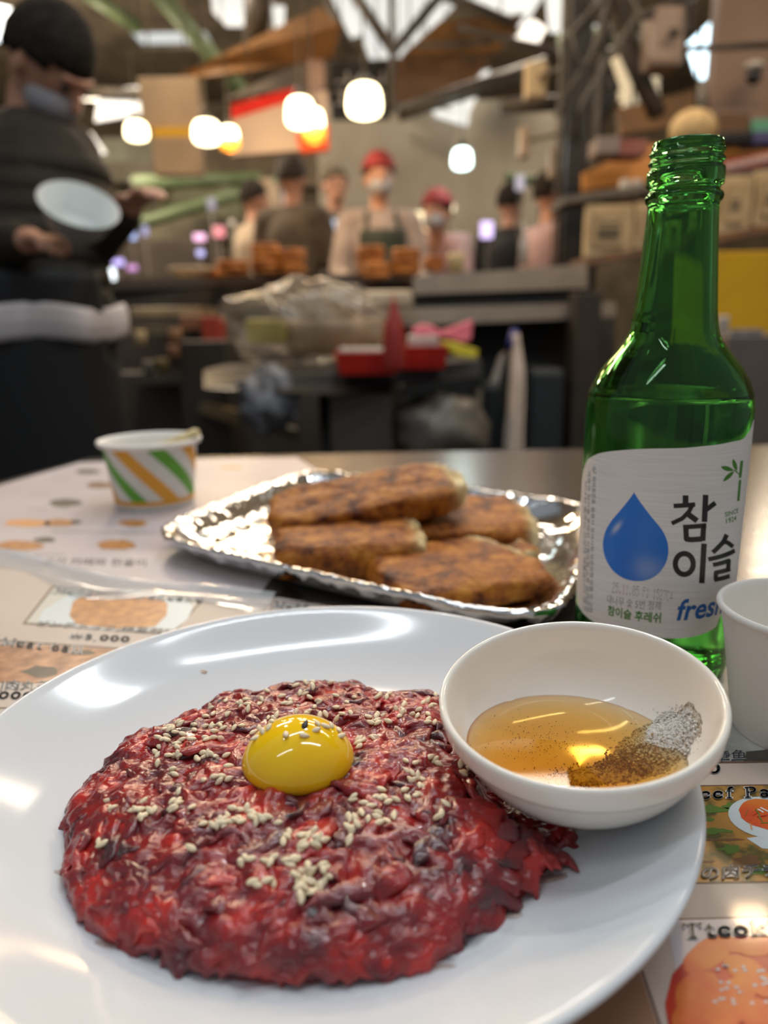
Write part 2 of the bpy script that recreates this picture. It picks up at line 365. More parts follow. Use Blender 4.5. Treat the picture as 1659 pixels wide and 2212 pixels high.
for k in range(26):
    R = random.Random(k+90); a, b = R.uniform(1540, 1659), R.uniform(2080, 2180)
    flat('printed_sesame', pxs(blob_px(a, b, 5, 2.6, 8, .3, k)), .96, M_halo, near)
lettering('Tteokb', (1476, 2026), (1700, 2018), (1474, 1995), near, z=1.05)
flat('rule', pxs([(1384, 2098), (1389, 2096), (1492, 2400), (1482, 2400)]), .52, M_line, near)
flat('printed_wood', pxs([(1150, 2150), (1382, 2099), (1480, 2400), (1150, 2400)]), .50, mat('printed_tan', srgb(176, 140, 112), .35, coat=.15, col2=srgb(156, 116, 86), ns=12), near)

# clear film over the near menu: a low wavy welt along its far edge
M_film = mat('clear_film', (.9, .92, .92), .12, trans=0, alpha=.42, coat=1, spec=.8, bump=(90, .35, .001))
def film(u, v):
    k = u*(len(edge_px)-1); i = min(int(k), len(edge_px)-2); fr = k-i
    p = e3[i].lerp(e3[i+1], fr); c = Vector((-.25, -1, 0)).normalized()
    w = .030 + .008*math.sin(u*13)
    lift = (.0055*math.exp(-((v-.28)/.16)**2) + .0015*math.sin(v*9+u*20)*.5)*(1-.35*u)
    return p + c*(v*w-.006) + Vector((0, 0, .0008+max(lift, 0)))
MB().grid(film, 90, 14).build('film_welt', M_film, near)

farm = thing('menu_sheet', 'pinkish picture menu lying behind, under the striped cup', 'menu', P(-260, 650, 0))
flat('paper', [G(8, 1046), G(172, 999), G(470, 990), G(640, 988), P(-40, 690, 0), G(560, 1285), G(300, 1270), G(-80, 1190), G(-200, 1120)], .0, M_paper_far, farm, .2)
for k, (a, b, c, d, mm) in enumerate([(190, 1019, 26, 5, M_dark1), (216, 1048, 30, 7, M_brown_ink), (140, 1086, 34, 9, M_dark1), (60, 1130, 52, 8, M_orange), (130, 1129, 34, 9, M_food1),
                                     (287, 1130, 30, 7, M_food1), (40, 1179, 52, 11, M_food1), (96, 1166, 26, 6, M_dark1), (252, 1177, 42, 11, M_food1), (500, 1010, 26, 3, M_orange), (165, 1128, 12, 4, M_dark1)]):  # thin orange patch near the far edge paints a bulb's golden reflection
    flat('printed_food_and_glint', pxs(blob_px(a, b, c, d, 16, .12, k), .3), .28, mm, farm)
for k, (a, b, c) in enumerate([(60, 1066, 50), (60, 1098, 40), (110, 1148, 160), (250, 1150, 90), (110, 1034, 40), (200, 1112, 60), (60, 1196, 80)]):
    flat('printed_caption', pxs([(a, b), (a+c, b), (a+c, b+2), (a, b+2)], .3), .28, mat('grey_ink', srgb(160, 150, 150), .4, coat=.12), farm)
print_text('lettering', '고기 카페와 전골이', (90, 1218), (315, 1222), (96, 1204), .34, M_ink, farm, False, .01)

# ================================================================== PLATE
M_plate = mat('white_glaze', srgb(222, 225, 228), .09, spec=.5)
plate = thing('dinner_plate', 'large round white plate carrying the raw beef', 'plate', P(-22, 210, 0))
prof = [(0, 1.2), (52, 1.2), (56, .3), (60, .3), (63, 2.2), (84, 6.0), (104, 15.2), (111, 18.2), (113.2, 19.6), (113.6, 20.6), (113.0, 21.5), (111.6, 21.7), (109, 20.6), (100, 16.2), (90, 11.6), (80, 8.3), (68, 6.1), (50, 5.0), (25, 4.6), (0, 4.5)]
MB().lathe([(r/1000, z/1000+.0009) for r, z in prof], P(-22, 210, 0), 128).build('dish', M_plate, plate, sub=1)
M_juice = mat('meat_juice', srgb(196, 150, 110), .1, alpha=.35, coat=1)
for k, (a, b, c, d) in enumerate([(150, 1800, 18, 10), (1190, 1920, 34, 10), (130, 1905, 10, 5), (1105, 2000, 26, 10), (443, 1478, 7, 3), (330, 1700, 10, 6), (940, 2122, 40, 8), (230, 2065, 24, 10)]):
    poly = [G(x, y, 6.2 if b < 2100 else 5.9) for x, y in blob_px(a, b, c, d, 16, .2, k)]
    for p in poly:
        r = math.hypot(p.x*1000+22, p.y*1000-210); p.z = T + (np.interp(r, [0, 25, 50, 68, 80, 90, 100, 109], [4.5, 4.6, 5, 6.1, 8.3, 11.6, 16.2, 20.6])+1.05)/1000
    MB().prism(poly, (0, 0, .0002)).build('juice_stain', M_juice, plate)

# ================================================================== RAW BEEF
C0 = Vector((-20, 186))
out_px = [(640, 1436, 19), (540, 1462, 18), (480, 1468, 17), (415, 1510, 16), (330, 1560, 14), (262, 1596, 12), (205, 1668, 10), (146, 1755, 9), (136, 1850, 8), (150, 1945, 8), (205, 2035, 7.5), (300, 2080, 7.5), (420, 2125, 7), (520, 2155, 7),
          (640, 2160, 7), (800, 2150, 7), (930, 2110, 7), (1005, 2060, 7), (1095, 1985, 7.5), (1170, 1930, 8), (1222, 1850, 9), (1226, 1750, 9.5), (1180, 1660, 11), (1100, 1560, 14), (1010, 1490, 17), (930, 1462, 18), (850, 1466, 18), (780, 1446, 18), (700, 1436, 19)]
pol = []
for a, b, z in out_px:
    g = G(a, b, z); v = Vector((g.x*1000, g.y*1000))-C0; pol.append((math.atan2(v.y, v.x), v.length))
pol.sort(); _a = np.array([p[0] for p in pol]); _r = np.array([p[1] for p in pol])
_a = np.concatenate([_a-2*PI, _a, _a+2*PI]); _r = np.tile(_r, 3)
def rad_at(w): return float(np.interp(w, _a, _r))
def plate_z(x, y):
    r = math.hypot(x+22, y-210); return float(np.interp(r, [0, 25, 50, 68, 80, 90, 100, 109], [4.5, 4.6, 5, 6.1, 8.3, 11.6, 16.2, 20.6])) + 1.0
BWC = (60, 196)
def mound(x, y):                                               # mm
    zz = mound0(x, y); b = math.hypot(x-BWC[0], y-BWC[1])
    return min(zz, max(float(np.interp(b, [0, 20, 24, 31, 37, 40, 44, 60], [8, 9, 9.5, 13.5, 20, 26, 40, 90]))-3.2, plate_z(x, y)))
def mound0(x, y):
    v = Vector((x, y))-C0; w = math.atan2(v.y, v.x); t = v.length/rad_at(w)
    base = plate_z(x, y); t = min(t, 1.0)
    lump = 1.6*noise.noise(Vector((x*.07, y*.07, 1))) + .8*noise.noise(Vector((x*.17, y*.17, 3)))
    return base + (17.5 + lump)*(1-t**3.2)**.62
M_beef = bpy.data.materials.new('raw_beef'); M_beef.use_nodes = True
nt = M_beef.node_tree; N = nt.nodes; L = nt.links; B = N['Principled BSDF'].inputs
geo = N.new('ShaderNodeNewGeometry'); oi = N.new('ShaderNodeObjectInfo'); tc = N.new('ShaderNodeTexCoord')
ad = N.new('ShaderNodeMath'); ad.operation = 'ADD'; L.new(geo.outputs['Random Per Island'], ad.inputs[0]); L.new(oi.outputs['Random'], ad.inputs[1])
fr = N.new('ShaderNodeMath'); fr.operation = 'FRACT'; L.new(ad.outputs[0], fr.inputs[0])
nz = N.new('ShaderNodeTexNoise'); nz.inputs['Scale'].default_value = 95; nz.inputs['Detail'].default_value = 6; L.new(geo.outputs['Position'], nz.inputs[0])
nm = N.new('ShaderNodeMath'); nm.operation = 'MULTIPLY_ADD'; nm.inputs[1].default_value = 1.15; L.new(nz.outputs[0], nm.inputs[0])
f2 = N.new('ShaderNodeMath'); f2.operation = 'MULTIPLY'; f2.inputs[1].default_value = .34; L.new(fr.outputs[0], f2.inputs[0]); L.new(f2.outputs[0], nm.inputs[2])
cr = N.new('ShaderNodeValToRGB'); L.new(nm.outputs[0], cr.inputs[0]); E = cr.color_ramp.elements
E[0].position = .42; E[0].color = (*srgb(62, 42, 42), 1); E[1].position = 1.0; E[1].color = (*srgb(196, 48, 42), 1)
for pos, c in ((.54, (88, 40, 44)), (.65, (112, 35, 41)), (.76, (134, 34, 38)), (.88, (158, 38, 37))):
    e = E.new(pos); e.color = (*srgb(*c), 1)
L.new(cr.outputs[0], B['Base Color']); B['Roughness'].default_value = .2; B['Coat Weight'].default_value = .35; B['Coat Roughness'].default_value = .12
B['Specular IOR Level'].default_value = .5
B['Subsurface Weight'].default_value = .25; B['Subsurface Radius'].default_value = (.0035, .0008, .0006); B['Subsurface Scale'].default_value = 1
n2 = N.new('ShaderNodeTexNoise'); n2.inputs['Scale'].default_value = 620; n2.inputs['Detail'].default_value = 3
mp = N.new('ShaderNodeMapping'); mp.inputs['Scale'].default_value = (.45, 1, 1); L.new(tc.outputs['Object'], mp.inputs[0]); L.new(mp.outputs[0], n2.inputs[0])
bp = N.new('ShaderNodeBump'); bp.inputs['Strength'].default_value = .6; bp.inputs['Distance'].default_value = .0014; L.new(n2.outputs[0], bp.inputs['Height']); L.new(bp.outputs[0], B['Normal'])

beef = thing('raw_beef_mound', 'mound of shredded dark red raw beef in the middle of the plate', 'raw beef', P(-20, 186, 5))
def strip(seed):                                               # one shred of beef, metres, centred, lying along x
    R = random.Random(seed); n = 11; k = 10; Lh = R.uniform(9, 21)/2000; w = R.uniform(1.1, 2.8)/1000; h = R.uniform(.8, 1.4)/1000
    cv = R.uniform(-1, 1)*.0055; ar = R.uniform(.0004, .0024); tw = R.uniform(-1.1, 1.1); wob = R.uniform(0, 9)
    vs = []
    for i in range(n):
        t = i/(n-1)*2-1; e = (1-abs(t)**3.2)**.5*.95+.05
        c = Vector((t*Lh, cv*(t*t-.4)+.0006*math.sin(t*5+wob), -ar*t*t)); a0 = tw*t
        for j in range(k):
            a = 2*PI*j/k; q = Vector((0, math.cos(a)*w*e, math.sin(a)*h*e))
            if abs(math.cos(a)) > .6: q.y *= 1.12
            q = Matrix.Rotation(a0, 3, 'X') @ q
            p = c+q; nn = noise.noise_vector(p*330+Vector((seed*3.1, 0, 0)))*.0010*(.4+e)
            vs.append(p+nn)
    fs = [(i*k+j, i*k+(j+1) % k, (i+1)*k+(j+1) % k, (i+1)*k+j) for i in range(n-1) for j in range(k)] + [tuple(range(k))[::-1], tuple((n-1)*k+j for j in range(k))]
    return vs, fs
variants = [strip(s) for s in range(18)]
R = random.Random(11)
egg_c = G(645, 1648, 24)*1; egg_c = Vector((egg_c.x, egg_c.y))
def place_strip(i, lift):
    while True:
        w = R.uniform(-PI, PI); t = math.sqrt(R.random())*1.0; rr = rad_at(w)-1.5; x = C0.x+math.cos(w)*t*rr; y = C0.y+math.sin(w)*t*rr
        if lift > 0 and math.hypot(x-egg_c.x*1000, (y-egg_c.y*1000)) < 13.5: continue
        if math.hypot(x-BWC[0], y-BWC[1]) < 31 and lift > 0: continue
        break
    z = mound(x, y); dx = (mound(x+1, y)-mound(x-1, y))/2; dy = (mound(x, y+1)-mound(x, y-1))/2
    nrm = Vector((-max(-1.3, min(1.3, dx)), -max(-1.3, min(1.3, dy)), 1)).normalized()
    yaw = R.uniform(0, 2*PI); tx = Vector((math.cos(yaw), math.sin(yaw), R.uniform(-.35, .35)))
    if t > .84: tw = Vector((-math.sin(w), math.cos(w), 0)); ky = R.uniform(-.7, .7); tx = Vector((tw.x*math.cos(ky)-tw.y*math.sin(ky), tw.x*math.sin(ky)+tw.y*math.cos(ky), R.uniform(-.25, .25)))
    tx = (tx - nrm*tx.dot(nrm)*.92).normalized(); ty = nrm.cross(tx).normalized(); tz = tx.cross(ty)
    s = R.uniform(.8, 1.25)
    m = Matrix(((tx.x, ty.x, tz.x), (tx.y, ty.y, tz.y), (tx.z, ty.z, tz.z)))*s
    zz = max(z + lift + R.uniform(-1.2, .8), plate_z(x, y)+1.4)
    return m.to_4x4(), P(x, y, zz)
mb = MB()
def base_fn(u, v):
    w = u*2*PI-PI; t = (v*1.0); rr = max(rad_at(w)-2.2, 1); x, y = C0.x+math.cos(w)*t*rr, C0.y+math.sin(w)*t*rr
    z = plate_z(x, y)-.3 + (mound(x, y)-plate_z(x, y))*.93 if v < 1 else plate_z(x, y)-.6
    return P(x, y, z)+noise.noise_vector(Vector((x, y, z))*.33)*.0012
mb.grid(base_fn, 110, 40, wrap=True).build('packed_core', M_beef, beef)
bv, bf = list(mb.v), list(mb.f)
mb = MB()
for i in range(1500):
    m, p = place_strip(i, R.uniform(-1.6, .3)); v, f = variants[R.randrange(18)]; mb.add([m @ q + p for q in v], f)
o = mb.build('beef_shred_mass', M_beef, beef, remesh=.00062); tag(o, kind='stuff'); o.modifiers['smooth'].iterations = 2
n0 = len(bv); bv += mb.v; bf += [tuple(i+n0 for i in q) for q in mb.f]
vm = []
for v, f in variants:
    me = bpy.data.meshes.new('beef_shred'); me.from_pydata(v, [], f); me.shade_smooth(); me.materials.append(M_beef); vm.append(me)
binv = wm(beef).inverted(); first = None
for i in range(300):
    m, p = place_strip(i, .55); k = R.randrange(18); v, f = variants[k]
    if first is None: o = bpy.data.objects.new('beef_shred', vm[k]); first = o
    else: o = first.copy(); o.data = vm[k]
    COL.objects.link(o); o.parent = beef
    mm = m.copy(); mm.translation = p; o.matrix_basis = binv @ mm
    n0 = len(bv); bv += [mm @ q for q in v]; bf += [tuple(j+n0 for j in q) for q in f]
TREE = BVHTree.FromPolygons(bv, bf)

# ------------------------------------------------------------------ egg yolk
M_yolk = mat('egg_yolk', srgb(255, 208, 26), .09, coat=.3, col2=srgb(255, 198, 14), ns=60, spec=.6)
ez = mound(egg_c.x*1000, egg_c.y*1000)-1.6
yk = MB()
def yolk_fn(q):
    r = math.hypot(q.x, q.y); z = q.z
    if z < 0: z *= .55
    return Vector((q.x*(1-.10*max(z, 0)), q.y*(1-.10*max(z, 0)), z))
EC = P(egg_c.x*1000, egg_c.y*1000, ez+3.4)
yk.ball(EC, (.0166, .0158, .0122), 48, fn=yolk_fn)
yolk = yk.build('egg_yolk', M_yolk, origin=EC); tag(yolk, 'glossy golden raw egg yolk sitting on the beef', 'egg yolk')
YT = BVHTree.FromPolygons(yk.v, yk.f)

# ------------------------------------------------------------------ sesame seeds
M_seed = mat('sesame', srgb(246, 230, 196), .42, col2=srgb(224, 200, 158), ns=700, coat=.15, sss=.1, sssr=(.001, .0008, .0005))
M_seed_black = mat('black_sesame', srgb(60, 56, 50), .4)
def seed_mesh(sd):
    R2 = random.Random(sd); b = MB()
    b.ball((0, 0, 0), (.00158*R2.uniform(.9, 1.12), .00088*R2.uniform(.9, 1.1), .00055), 12, fn=lambda q: Vector((q.x, q.y*(1-.42*q.x if q.x > 0 else 1+.1*q.x), q.z*(1-.2*q.x))))
    me = b.mesh('sesame_seed'); me.shade_smooth(); me.materials.append(M_seed); return me
sm = [seed_mesh(i) for i in range(6)]
R = random.Random(5); proto = None
def put_seed(px, py, label, group, tree=None, me=None):
    global proto
    d = ray(px, py).normalized(); hit = None
    if tree is YT or tree is None: hit = YT.ray_cast(CAM, d)
    h2 = TREE.ray_cast(CAM, d)
    if hit is None or hit[0] is None or (h2[0] is not None and h2[3] < hit[3]): hit = h2
    if hit[0] is None: return False
    p, n = hit[0], hit[1]
    if n.dot(d) > 0: n = -n
    n = (n + Vector((0, 0, .9)) - d*.4).normalized(); yaw = R.uniform(0, 2*PI)
    a = Vector((math.cos(yaw), math.sin(yaw), 0)); a = (a-n*a.dot(n)).normalized(); b = n.cross(a)
    tl_ = R.uniform(-.35, .35); a = (a+n*tl_).normalized(); n = a.cross(b)
    m = Matrix(((a.x, b.x, n.x, 0), (a.y, b.y, n.y, 0), (a.z, b.z, n.z, 0), (0, 0, 0, 1)))
    m.translation = p + n*.00035
    if proto is None: o = bpy.data.objects.new('sesame_seed', me or sm[0]); proto = o
    else: o = proto.copy(); o.data = me or sm[R.randrange(6)]
    COL.objects.link(o); o.matrix_basis = m; tag(o, label, 'seed', group); return True
LB = 'pale sesame seed on the raw beef behind the yolk'; GB = 'sesame seeds behind the yolk'
LL = 'pale sesame seed on the raw beef left of the yolk'; GL = 'sesame seeds left of the yolk'
LF = 'pale sesame seed on the raw beef in front of the yolk'; GF = 'sesame seeds in front of the yolk'
LR = 'pale sesame seed on the raw beef between yolk and sauce bowl'; GR = 'sesame seeds right of the yolk'
LY = 'pale sesame seed stuck on the egg yolk'; GY = 'sesame seeds on the egg yolk'
clusters = [(665, 1450, 30, 8, 6, LB, GB), (700, 1466, 110, 16, 14, LB, GB), (545, 1500, 45, 28, 9, LB, GB), (640, 1500, 40, 20, 5, LB, GB), (885, 1500, 60, 28, 17, LB, GB), (905, 1540, 45, 22, 10, LB, GB), (700, 1515, 60, 22, 8, LB, GB),
            (490, 1530, 50, 22, 11, LB, GB), (740, 1525, 60, 22, 7, LB, GB), (850, 1556, 40, 16, 8, LB, GB), (400, 1575, 60, 28, 15, LL, GL), (355, 1615, 34, 22, 9, LL, GL), (470, 1565, 50, 18, 9, LL, GL), (440, 1600, 60, 14, 7, LL, GL),
            (455, 1648, 40, 20, 9, LL, GL), (355, 1660, 45, 30, 6, LL, GL), (470, 1685, 25, 12, 5, LL, GL), (335, 1745, 40, 26, 11, LL, GL), (395, 1735, 20, 22, 6, LL, GL), (240, 1742, 60, 14, 5, LL, GL), (220, 1815, 14, 18, 3, LL, GL),
            (515, 1768, 40, 18, 14, LF, GF), (560, 1762, 20, 26, 6, LF, GF), (465, 1783, 22, 12, 5, LF, GF), (410, 1830, 3, 3, 1, LF, GF), (610, 1800, 14, 24, 4, LF, GF), (672, 1812, 26, 26, 13, LF, GF), (530, 1860, 18, 10, 5, LF, GF),
            (576, 1858, 14, 8, 3, LF, GF), (570, 1905, 20, 16, 4, LF, GF), (632, 1862, 12, 20, 4, LF, GF), (680, 1895, 34, 34, 19, LF, GF), (655, 1920, 18, 20, 6, LF, GF), (762, 1790, 16, 28, 8, LF, GF), (815, 1765, 32, 22, 10, LF, GF),
            (780, 1728, 20, 8, 3, LF, GF), (800, 1560, 25, 20, 6, LR, GR), (780, 1610, 16, 12, 5, LR, GR), (808, 1606, 12, 12, 3, LR, GR), (850, 1718, 34, 14, 9, LR, GR), (920, 1690, 30, 30, 7, LR, GR), (930, 1640, 30, 16, 4, LR, GR),
            (885, 1665, 24, 24, 4, LR, GR), (935, 1745, 24, 18, 3, LR, GR), (1000, 1650, 18, 22, 6, LR, GR), (1075, 1700, 10, 10, 2, LR, GR)]
DIRS = ['right of', 'front right of', 'in front of', 'front left of', 'left of', 'behind and left of', 'behind', 'behind and right of']
def where(cx, cy):
    dx, dy = cx-645, (cy-1630)*1.5; r = math.hypot(dx, dy); k = int(round(math.degrees(math.atan2(dx, -dy))/30)) % 12 or 12
    band = 'close by' if r < 170 else ('near' if r < 230 else ('midway' if r < 310 else ('far' if r < 380 else 'farthest'))); extra = ['upper', 'lower'][cy > 1630]
    h = 'one two three four five six seven eight nine ten eleven twelve'.split()[k-1]; return f"pale sesame seed on the beef, {band} at {h} o'clock from the yolk", f"sesame seeds {band} at {h} o'clock from the yolk"
for cx, cy, rx, ry, n, lb, gr in clusters:
    lb, gr = where(cx, cy)
    for k in range(n):
        w = R.uniform(0, 2*PI); t = math.sqrt(R.random()); put_seed(cx+1.25*rx*t*math.cos(w), cy+1.25*ry*t*math.sin(w), lb, gr, TREE)
for px, py in [(548, 1583), (552, 1596), (560, 1575), (568, 1581), (582, 1572), (588, 1560), (592, 1552), (580, 1552), (598, 1545), (618, 1588), (657, 1590), (665, 1541), (691, 1545), (686, 1565), (703, 1570), (715, 1568), (731, 1578), (736, 1591), (683, 1578), (728, 1552), (640, 1538)]:
    put_seed(px, py, LY, GY, YT)
put_seed(659, 1567, 'single black sesame seed on top of the egg yolk', 'black sesame seed', YT, me=None)
bo = [o for o in bpy.data.objects if o.get('group') == 'black sesame seed'][0]; bo.data = bo.data.copy(); bo.data.materials.clear(); bo.data.materials.append(M_seed_black); del bo['group']

# ================================================================== SAUCE BOWL
M_bowl = mat('cream_glaze', srgb(250, 244, 232), .08, spec=.55)
BT = Matrix.Rotation(math.radians(7.0), 3, 'X') @ Matrix.Rotation(math.radians(-5.5), 3, 'Y')   # leans towards the near left
BR, BH = .0408, .0295
bc = G(1249, 1499, 44); BB = bc - BT @ Vector((0, 0, BH))      # centre of the foot
bowl = thing('sauce_bowl', 'small white ceramic bowl of sesame oil resting on the plate rim', 'bowl', BB)
po = [(0, .9), (17, .9), (18, 0), (21, 0), (22.5, 1.2), (30, 5.5), (36, 12), (39.6, 19), (40.9, 22.0), (42.2, 22.6), (43.0, 24.2), (43.5, 28), (43.7, 29.4), (43.0, 30.4), (41.8, 30.4), (41.0, 29.4), (40.2, 26), (38.2, 19.5), (34.6, 13.2), (29, 8.0), (22, 4.8), (12, 3.5), (0, 3.2)]
MB().lathe([(r/1000*BR/.0437, z/1000) for r, z in po], BB, 112, BT).build('bowl_shell', M_bowl, bowl, sub=1)
inner = [(a*BR/.0437, b) for a, b in [(0, 3.2), (12, 3.5), (22, 4.8), (29, 8.0), (34.6, 13.2), (38.2, 19.5), (40.2, 26)]]
def in_z(r): return float(np.interp(r, [a for a, b in inner], [b for a, b in inner]))
def inner_pt(r, w, dz=0.): return BB + BT @ Vector((r/1000*math.cos(w), r/1000*math.sin(w), (in_z(r)+dz)/1000))
M_oil = bpy.data.materials.new('sesame_oil'); M_oil.use_nodes = True; nt = M_oil.node_tree; N = nt.nodes; L = nt.links; N.clear()
o_ = N.new('ShaderNodeOutputMaterial'); mx = N.new('ShaderNodeMixShader'); tr = N.new('ShaderNodeBsdfTransparent'); gl = N.new('ShaderNodeBsdfGlossy'); fz = N.new('ShaderNodeFresnel')
gl.inputs['Roughness'].default_value = .03; fz.inputs[0].default_value = 1.47; tr.inputs[0].default_value = (1, .95, .82, 1)
L.new(fz.outputs[0], mx.inputs[0]); L.new(tr.outputs[0], mx.inputs[1]); L.new(gl.outputs[0], mx.inputs[2]); L.new(mx.outputs[0], o_.inputs[0])
va = N.new('ShaderNodeVolumeAbsorption'); va.inputs[0].default_value = (.97, .74, .08, 1); va.inputs[1].default_value = 110; L.new(va.outputs[0], o_.inputs[1])
LVL = BB.z + .0126
# the pool: level top, underside following the bowl
pool = MB(); nu, nr = 72, 14; top = []; bot = []
ctr = None
def edge_r(w):
    lo_, hi_ = 0., 37.
    for _ in range(30):
        mid = (lo_+hi_)/2
        if inner_pt(mid, w).z < LVL: lo_ = mid
        else: hi_ = mid
    return lo_
er = [edge_r(2*PI*i/nu) for i in range(nu)]
vs = []; fs = []
for s_ in (0, 1):
    for j in range(nr+1):
        for i in range(nu):
            w = 2*PI*i/nu; r = er[i]*(j/nr if j else .001)*(1.01); p = inner_pt(r, w, -.15)
            if s_ == 0: p = Vector((p.x, p.y, LVL))
            elif j == nr: p.z = min(p.z, LVL-.00002)
            vs.append(p)
K = (nr+1)*nu
for j in range(nr):
    for i in range(nu):
        k = (i+1) % nu; fs.append((j*nu+i, j*nu+k, (j+1)*nu+k, (j+1)*nu+i)); fs.append((K+j*nu+i, K+(j+1)*nu+i, K+(j+1)*nu+k, K+j*nu+k))
for i in range(nu): k = (i+1) % nu; fs.append((nr*nu+i, nr*nu+k, K+nr*nu+k, K+nr*nu+i))
pool.add(vs, fs); oil = pool.build('sesame_oil', M_oil, origin=BB + Vector((0, 0, .004)))
tag(oil, 'shallow pool of amber sesame oil inside the white bowl', 'oil', kind=None)

# salt and pepper heap with loose grains
M_salt = mat('salt_and_pepper', srgb(220, 212, 198), .7, col2=srgb(160, 142, 116), ns=900, lo=.45, hi=.62, bump=(1500, .9, .001))
M_grain = mat('salt_grain', srgb(226, 222, 214), .35, sss=.2, sssr=(.001, .001, .001))
M_pep = mat('pepper_speck', srgb(52, 44, 34), .6); M_wet = mat('wet_salt', srgb(186, 162, 118), .25, coat=.4, col2=srgb(140, 116, 80), ns=800)
def bowl_local(px, py):
    d = ray(px, py); q = CAM.copy(); pr = None                 # march to the inner surface
    t = .15
    for _ in range(2600):
        p = CAM + d*t; l = BT.inverted() @ (p-BB); r = math.hypot(l.x, l.y)*1000
        if r < 37.5 and l.z*1000 <= in_z(r): return p
        t += .0001
    return None
heap = MB(); R = random.Random(3)
hc = bowl_local(1424, 1614); hl = BT.inverted() @ (hc-BB)
def heap_h(x, y):                                              # mm above the bowl, in bowl coordinates
    dx, dy = x-hl.x*1000, y-hl.y*1000
    a = 6.2*math.exp(-((dx/8.6)**2+((dy+.5)/7.2)**2)) ; b_ = 2.8*math.exp(-(((dx+10)/7)**2+((dy+4)/5)**2)); c_ = 1.6*math.exp(-(((dx+22)/10)**2+((dy+6)/4)**2))
    n_ = noise.noise(Vector((x*.5, y*.5, 0)))*.9+noise.noise(Vector((x*1.3, y*1.3, 5)))*.7
    return a+b_+c_ + n_*min(1, (a+b_)*.6) - .55
def heap_fn(u, v):
    x = hl.x*1000-34+u*54; y = hl.y*1000-17+v*32; r = math.hypot(x, y); 
    if r > 35: x, y, r = x*35/r, y*35/r, 35
    return BB + BT @ Vector((x/1000, y/1000, (in_z(r)+heap_h(x, y))/1000))
heap.grid(heap_fn, 90, 56)
hp = heap.build('salt_heap', M_salt, origin=BB + BT @ Vector((hl.x, hl.y, .006))); tag(hp, 'heap of coarse salt and ground pepper at the right side of the bowl', 'seasoning')
def grains(name, n, fn, m, smin, smax, parent):
    g = MB()
    for k in range(n):
        p = fn()
        if p is None: continue
        s = R.uniform(smin, smax)/1000; a = Euler((R.uniform(0, 3), R.uniform(0, 3), R.uniform(0, 3))).to_matrix()
        g.add([p + a @ Vector(q)*s*.5*R.uniform(.7, 1.2) for q in ((1, 0, 0), (-1, 0, 0), (0, 1, 0), (0, -1, 0), (0, 0, 1), (0, 0, -1))], [(0, 2, 4), (2, 1, 4), (1, 3, 4), (3, 0, 4), (2, 0, 5), (1, 2, 5), (3, 1, 5), (0, 3, 5)])
    o = g.build(name, m, parent, smooth=False); tag(o, kind='stuff'); return o
def on_heap(sx, sy, ox=0, oy=0, up=.15):
    def f():
        x = hl.x*1000+ox+R.gauss(0, sx); y = hl.y*1000+oy+R.gauss(0, sy); r = math.hypot(x, y)
        if r > 34: return None
        return BB + BT @ Vector((x/1000, y/1000, (in_z(r)+max(heap_h(x, y), 0)+up)/1000))
    return f
grains('salt_grain', 1900, on_heap(5.0, 4.2, 1), M_grain, .6, 1.3, hp)
grains('pepper_grain', 260, on_heap(6.5, 5.2), M_pep, .2, .42, hp)
grains('wet_grain', 900, on_heap(4.5, 2.6, -9, -3.5), M_wet, .5, 1.1, hp)
def on_oil():
    a = bowl_local(R.gauss(1160, 55), R.gauss(1610, 26)); 
    return None if a is None or a.z > LVL-.0005 else Vector((a.x, a.y, a.z+.0006+R.random()*.0008))
g = grains('pepper_speck', 240, on_oil, M_pep, .2, .42, hp)
def sunk():
    x = hl.x*1000-24+R.gauss(0, 7); y = hl.y*1000-6.5+R.gauss(0, 2.6); r = math.hypot(x, y)
    return None if r > 34 else BB + BT @ Vector((x/1000, y/1000, (in_z(r)+.35)/1000))
grains('sunken_grain', 700, sunk, M_wet, .3, .7, hp)

# ================================================================== GREEN BOTTLE
BX, BY = 117.33, 305.07
def glass(name, col, ior=1.5, rough=0.):
    m = bpy.data.materials.new(name); m.use_nodes = True; nt = m.node_tree; nt.nodes.clear()
    o = nt.nodes.new('ShaderNodeOutputMaterial'); g = nt.nodes.new('ShaderNodeBsdfGlass'); g.inputs['Color'].default_value = (*col, 1)
    g.inputs['Roughness'].default_value = rough; g.inputs['IOR'].default_value = ior; nt.links.new(g.outputs[0], o.inputs[0])
    return m
M_glass = glass('green_glass', (.52, .79, .50)); M_liq = glass('clear_liquid', (.97, 1, .97), 1.34)
bottle = thing('soju_bottle', 'open green glass soju bottle with white and blue label, two thirds full', 'bottle', P(BX, BY, 0))
outer = [(0, 3.5), (14, 3.2), (22, 1.5), (26, .3), (29, .6), (31.4, 3), (32.4, 7), (32.5, 12), (32.5, 114), (32.3, 117), (31.6, 120.5), (30.2, 124.2), (27.6, 129), (24.2, 133.6), (20.8, 137.6), (18.4, 141), (17.2, 144), (16.4, 147.5), (15.7, 153), (15.0, 162), (14.2, 172), (13.5, 182), (13.0, 190.6),
         (13.1, 192), (14.0, 193), (14.35, 194.2), (14.0, 195.4), (12.9, 196.2), (12.75, 197.2), (13.2, 198), (14.0, 198.6), (14.1, 199.4), (14.1, 203.4), (13.9, 204.3), (13.0, 204.8), (12.95, 205.8), (13.6, 206.4), (13.9, 207.0), (13.6, 207.6), (12.95, 208.2), (12.95, 209.2), (13.55, 209.8), (13.75, 210.4), (13.4, 211), (12.9, 211.6), (12.85, 213.0), (12.4, 213.9), (11.6, 214.2)]
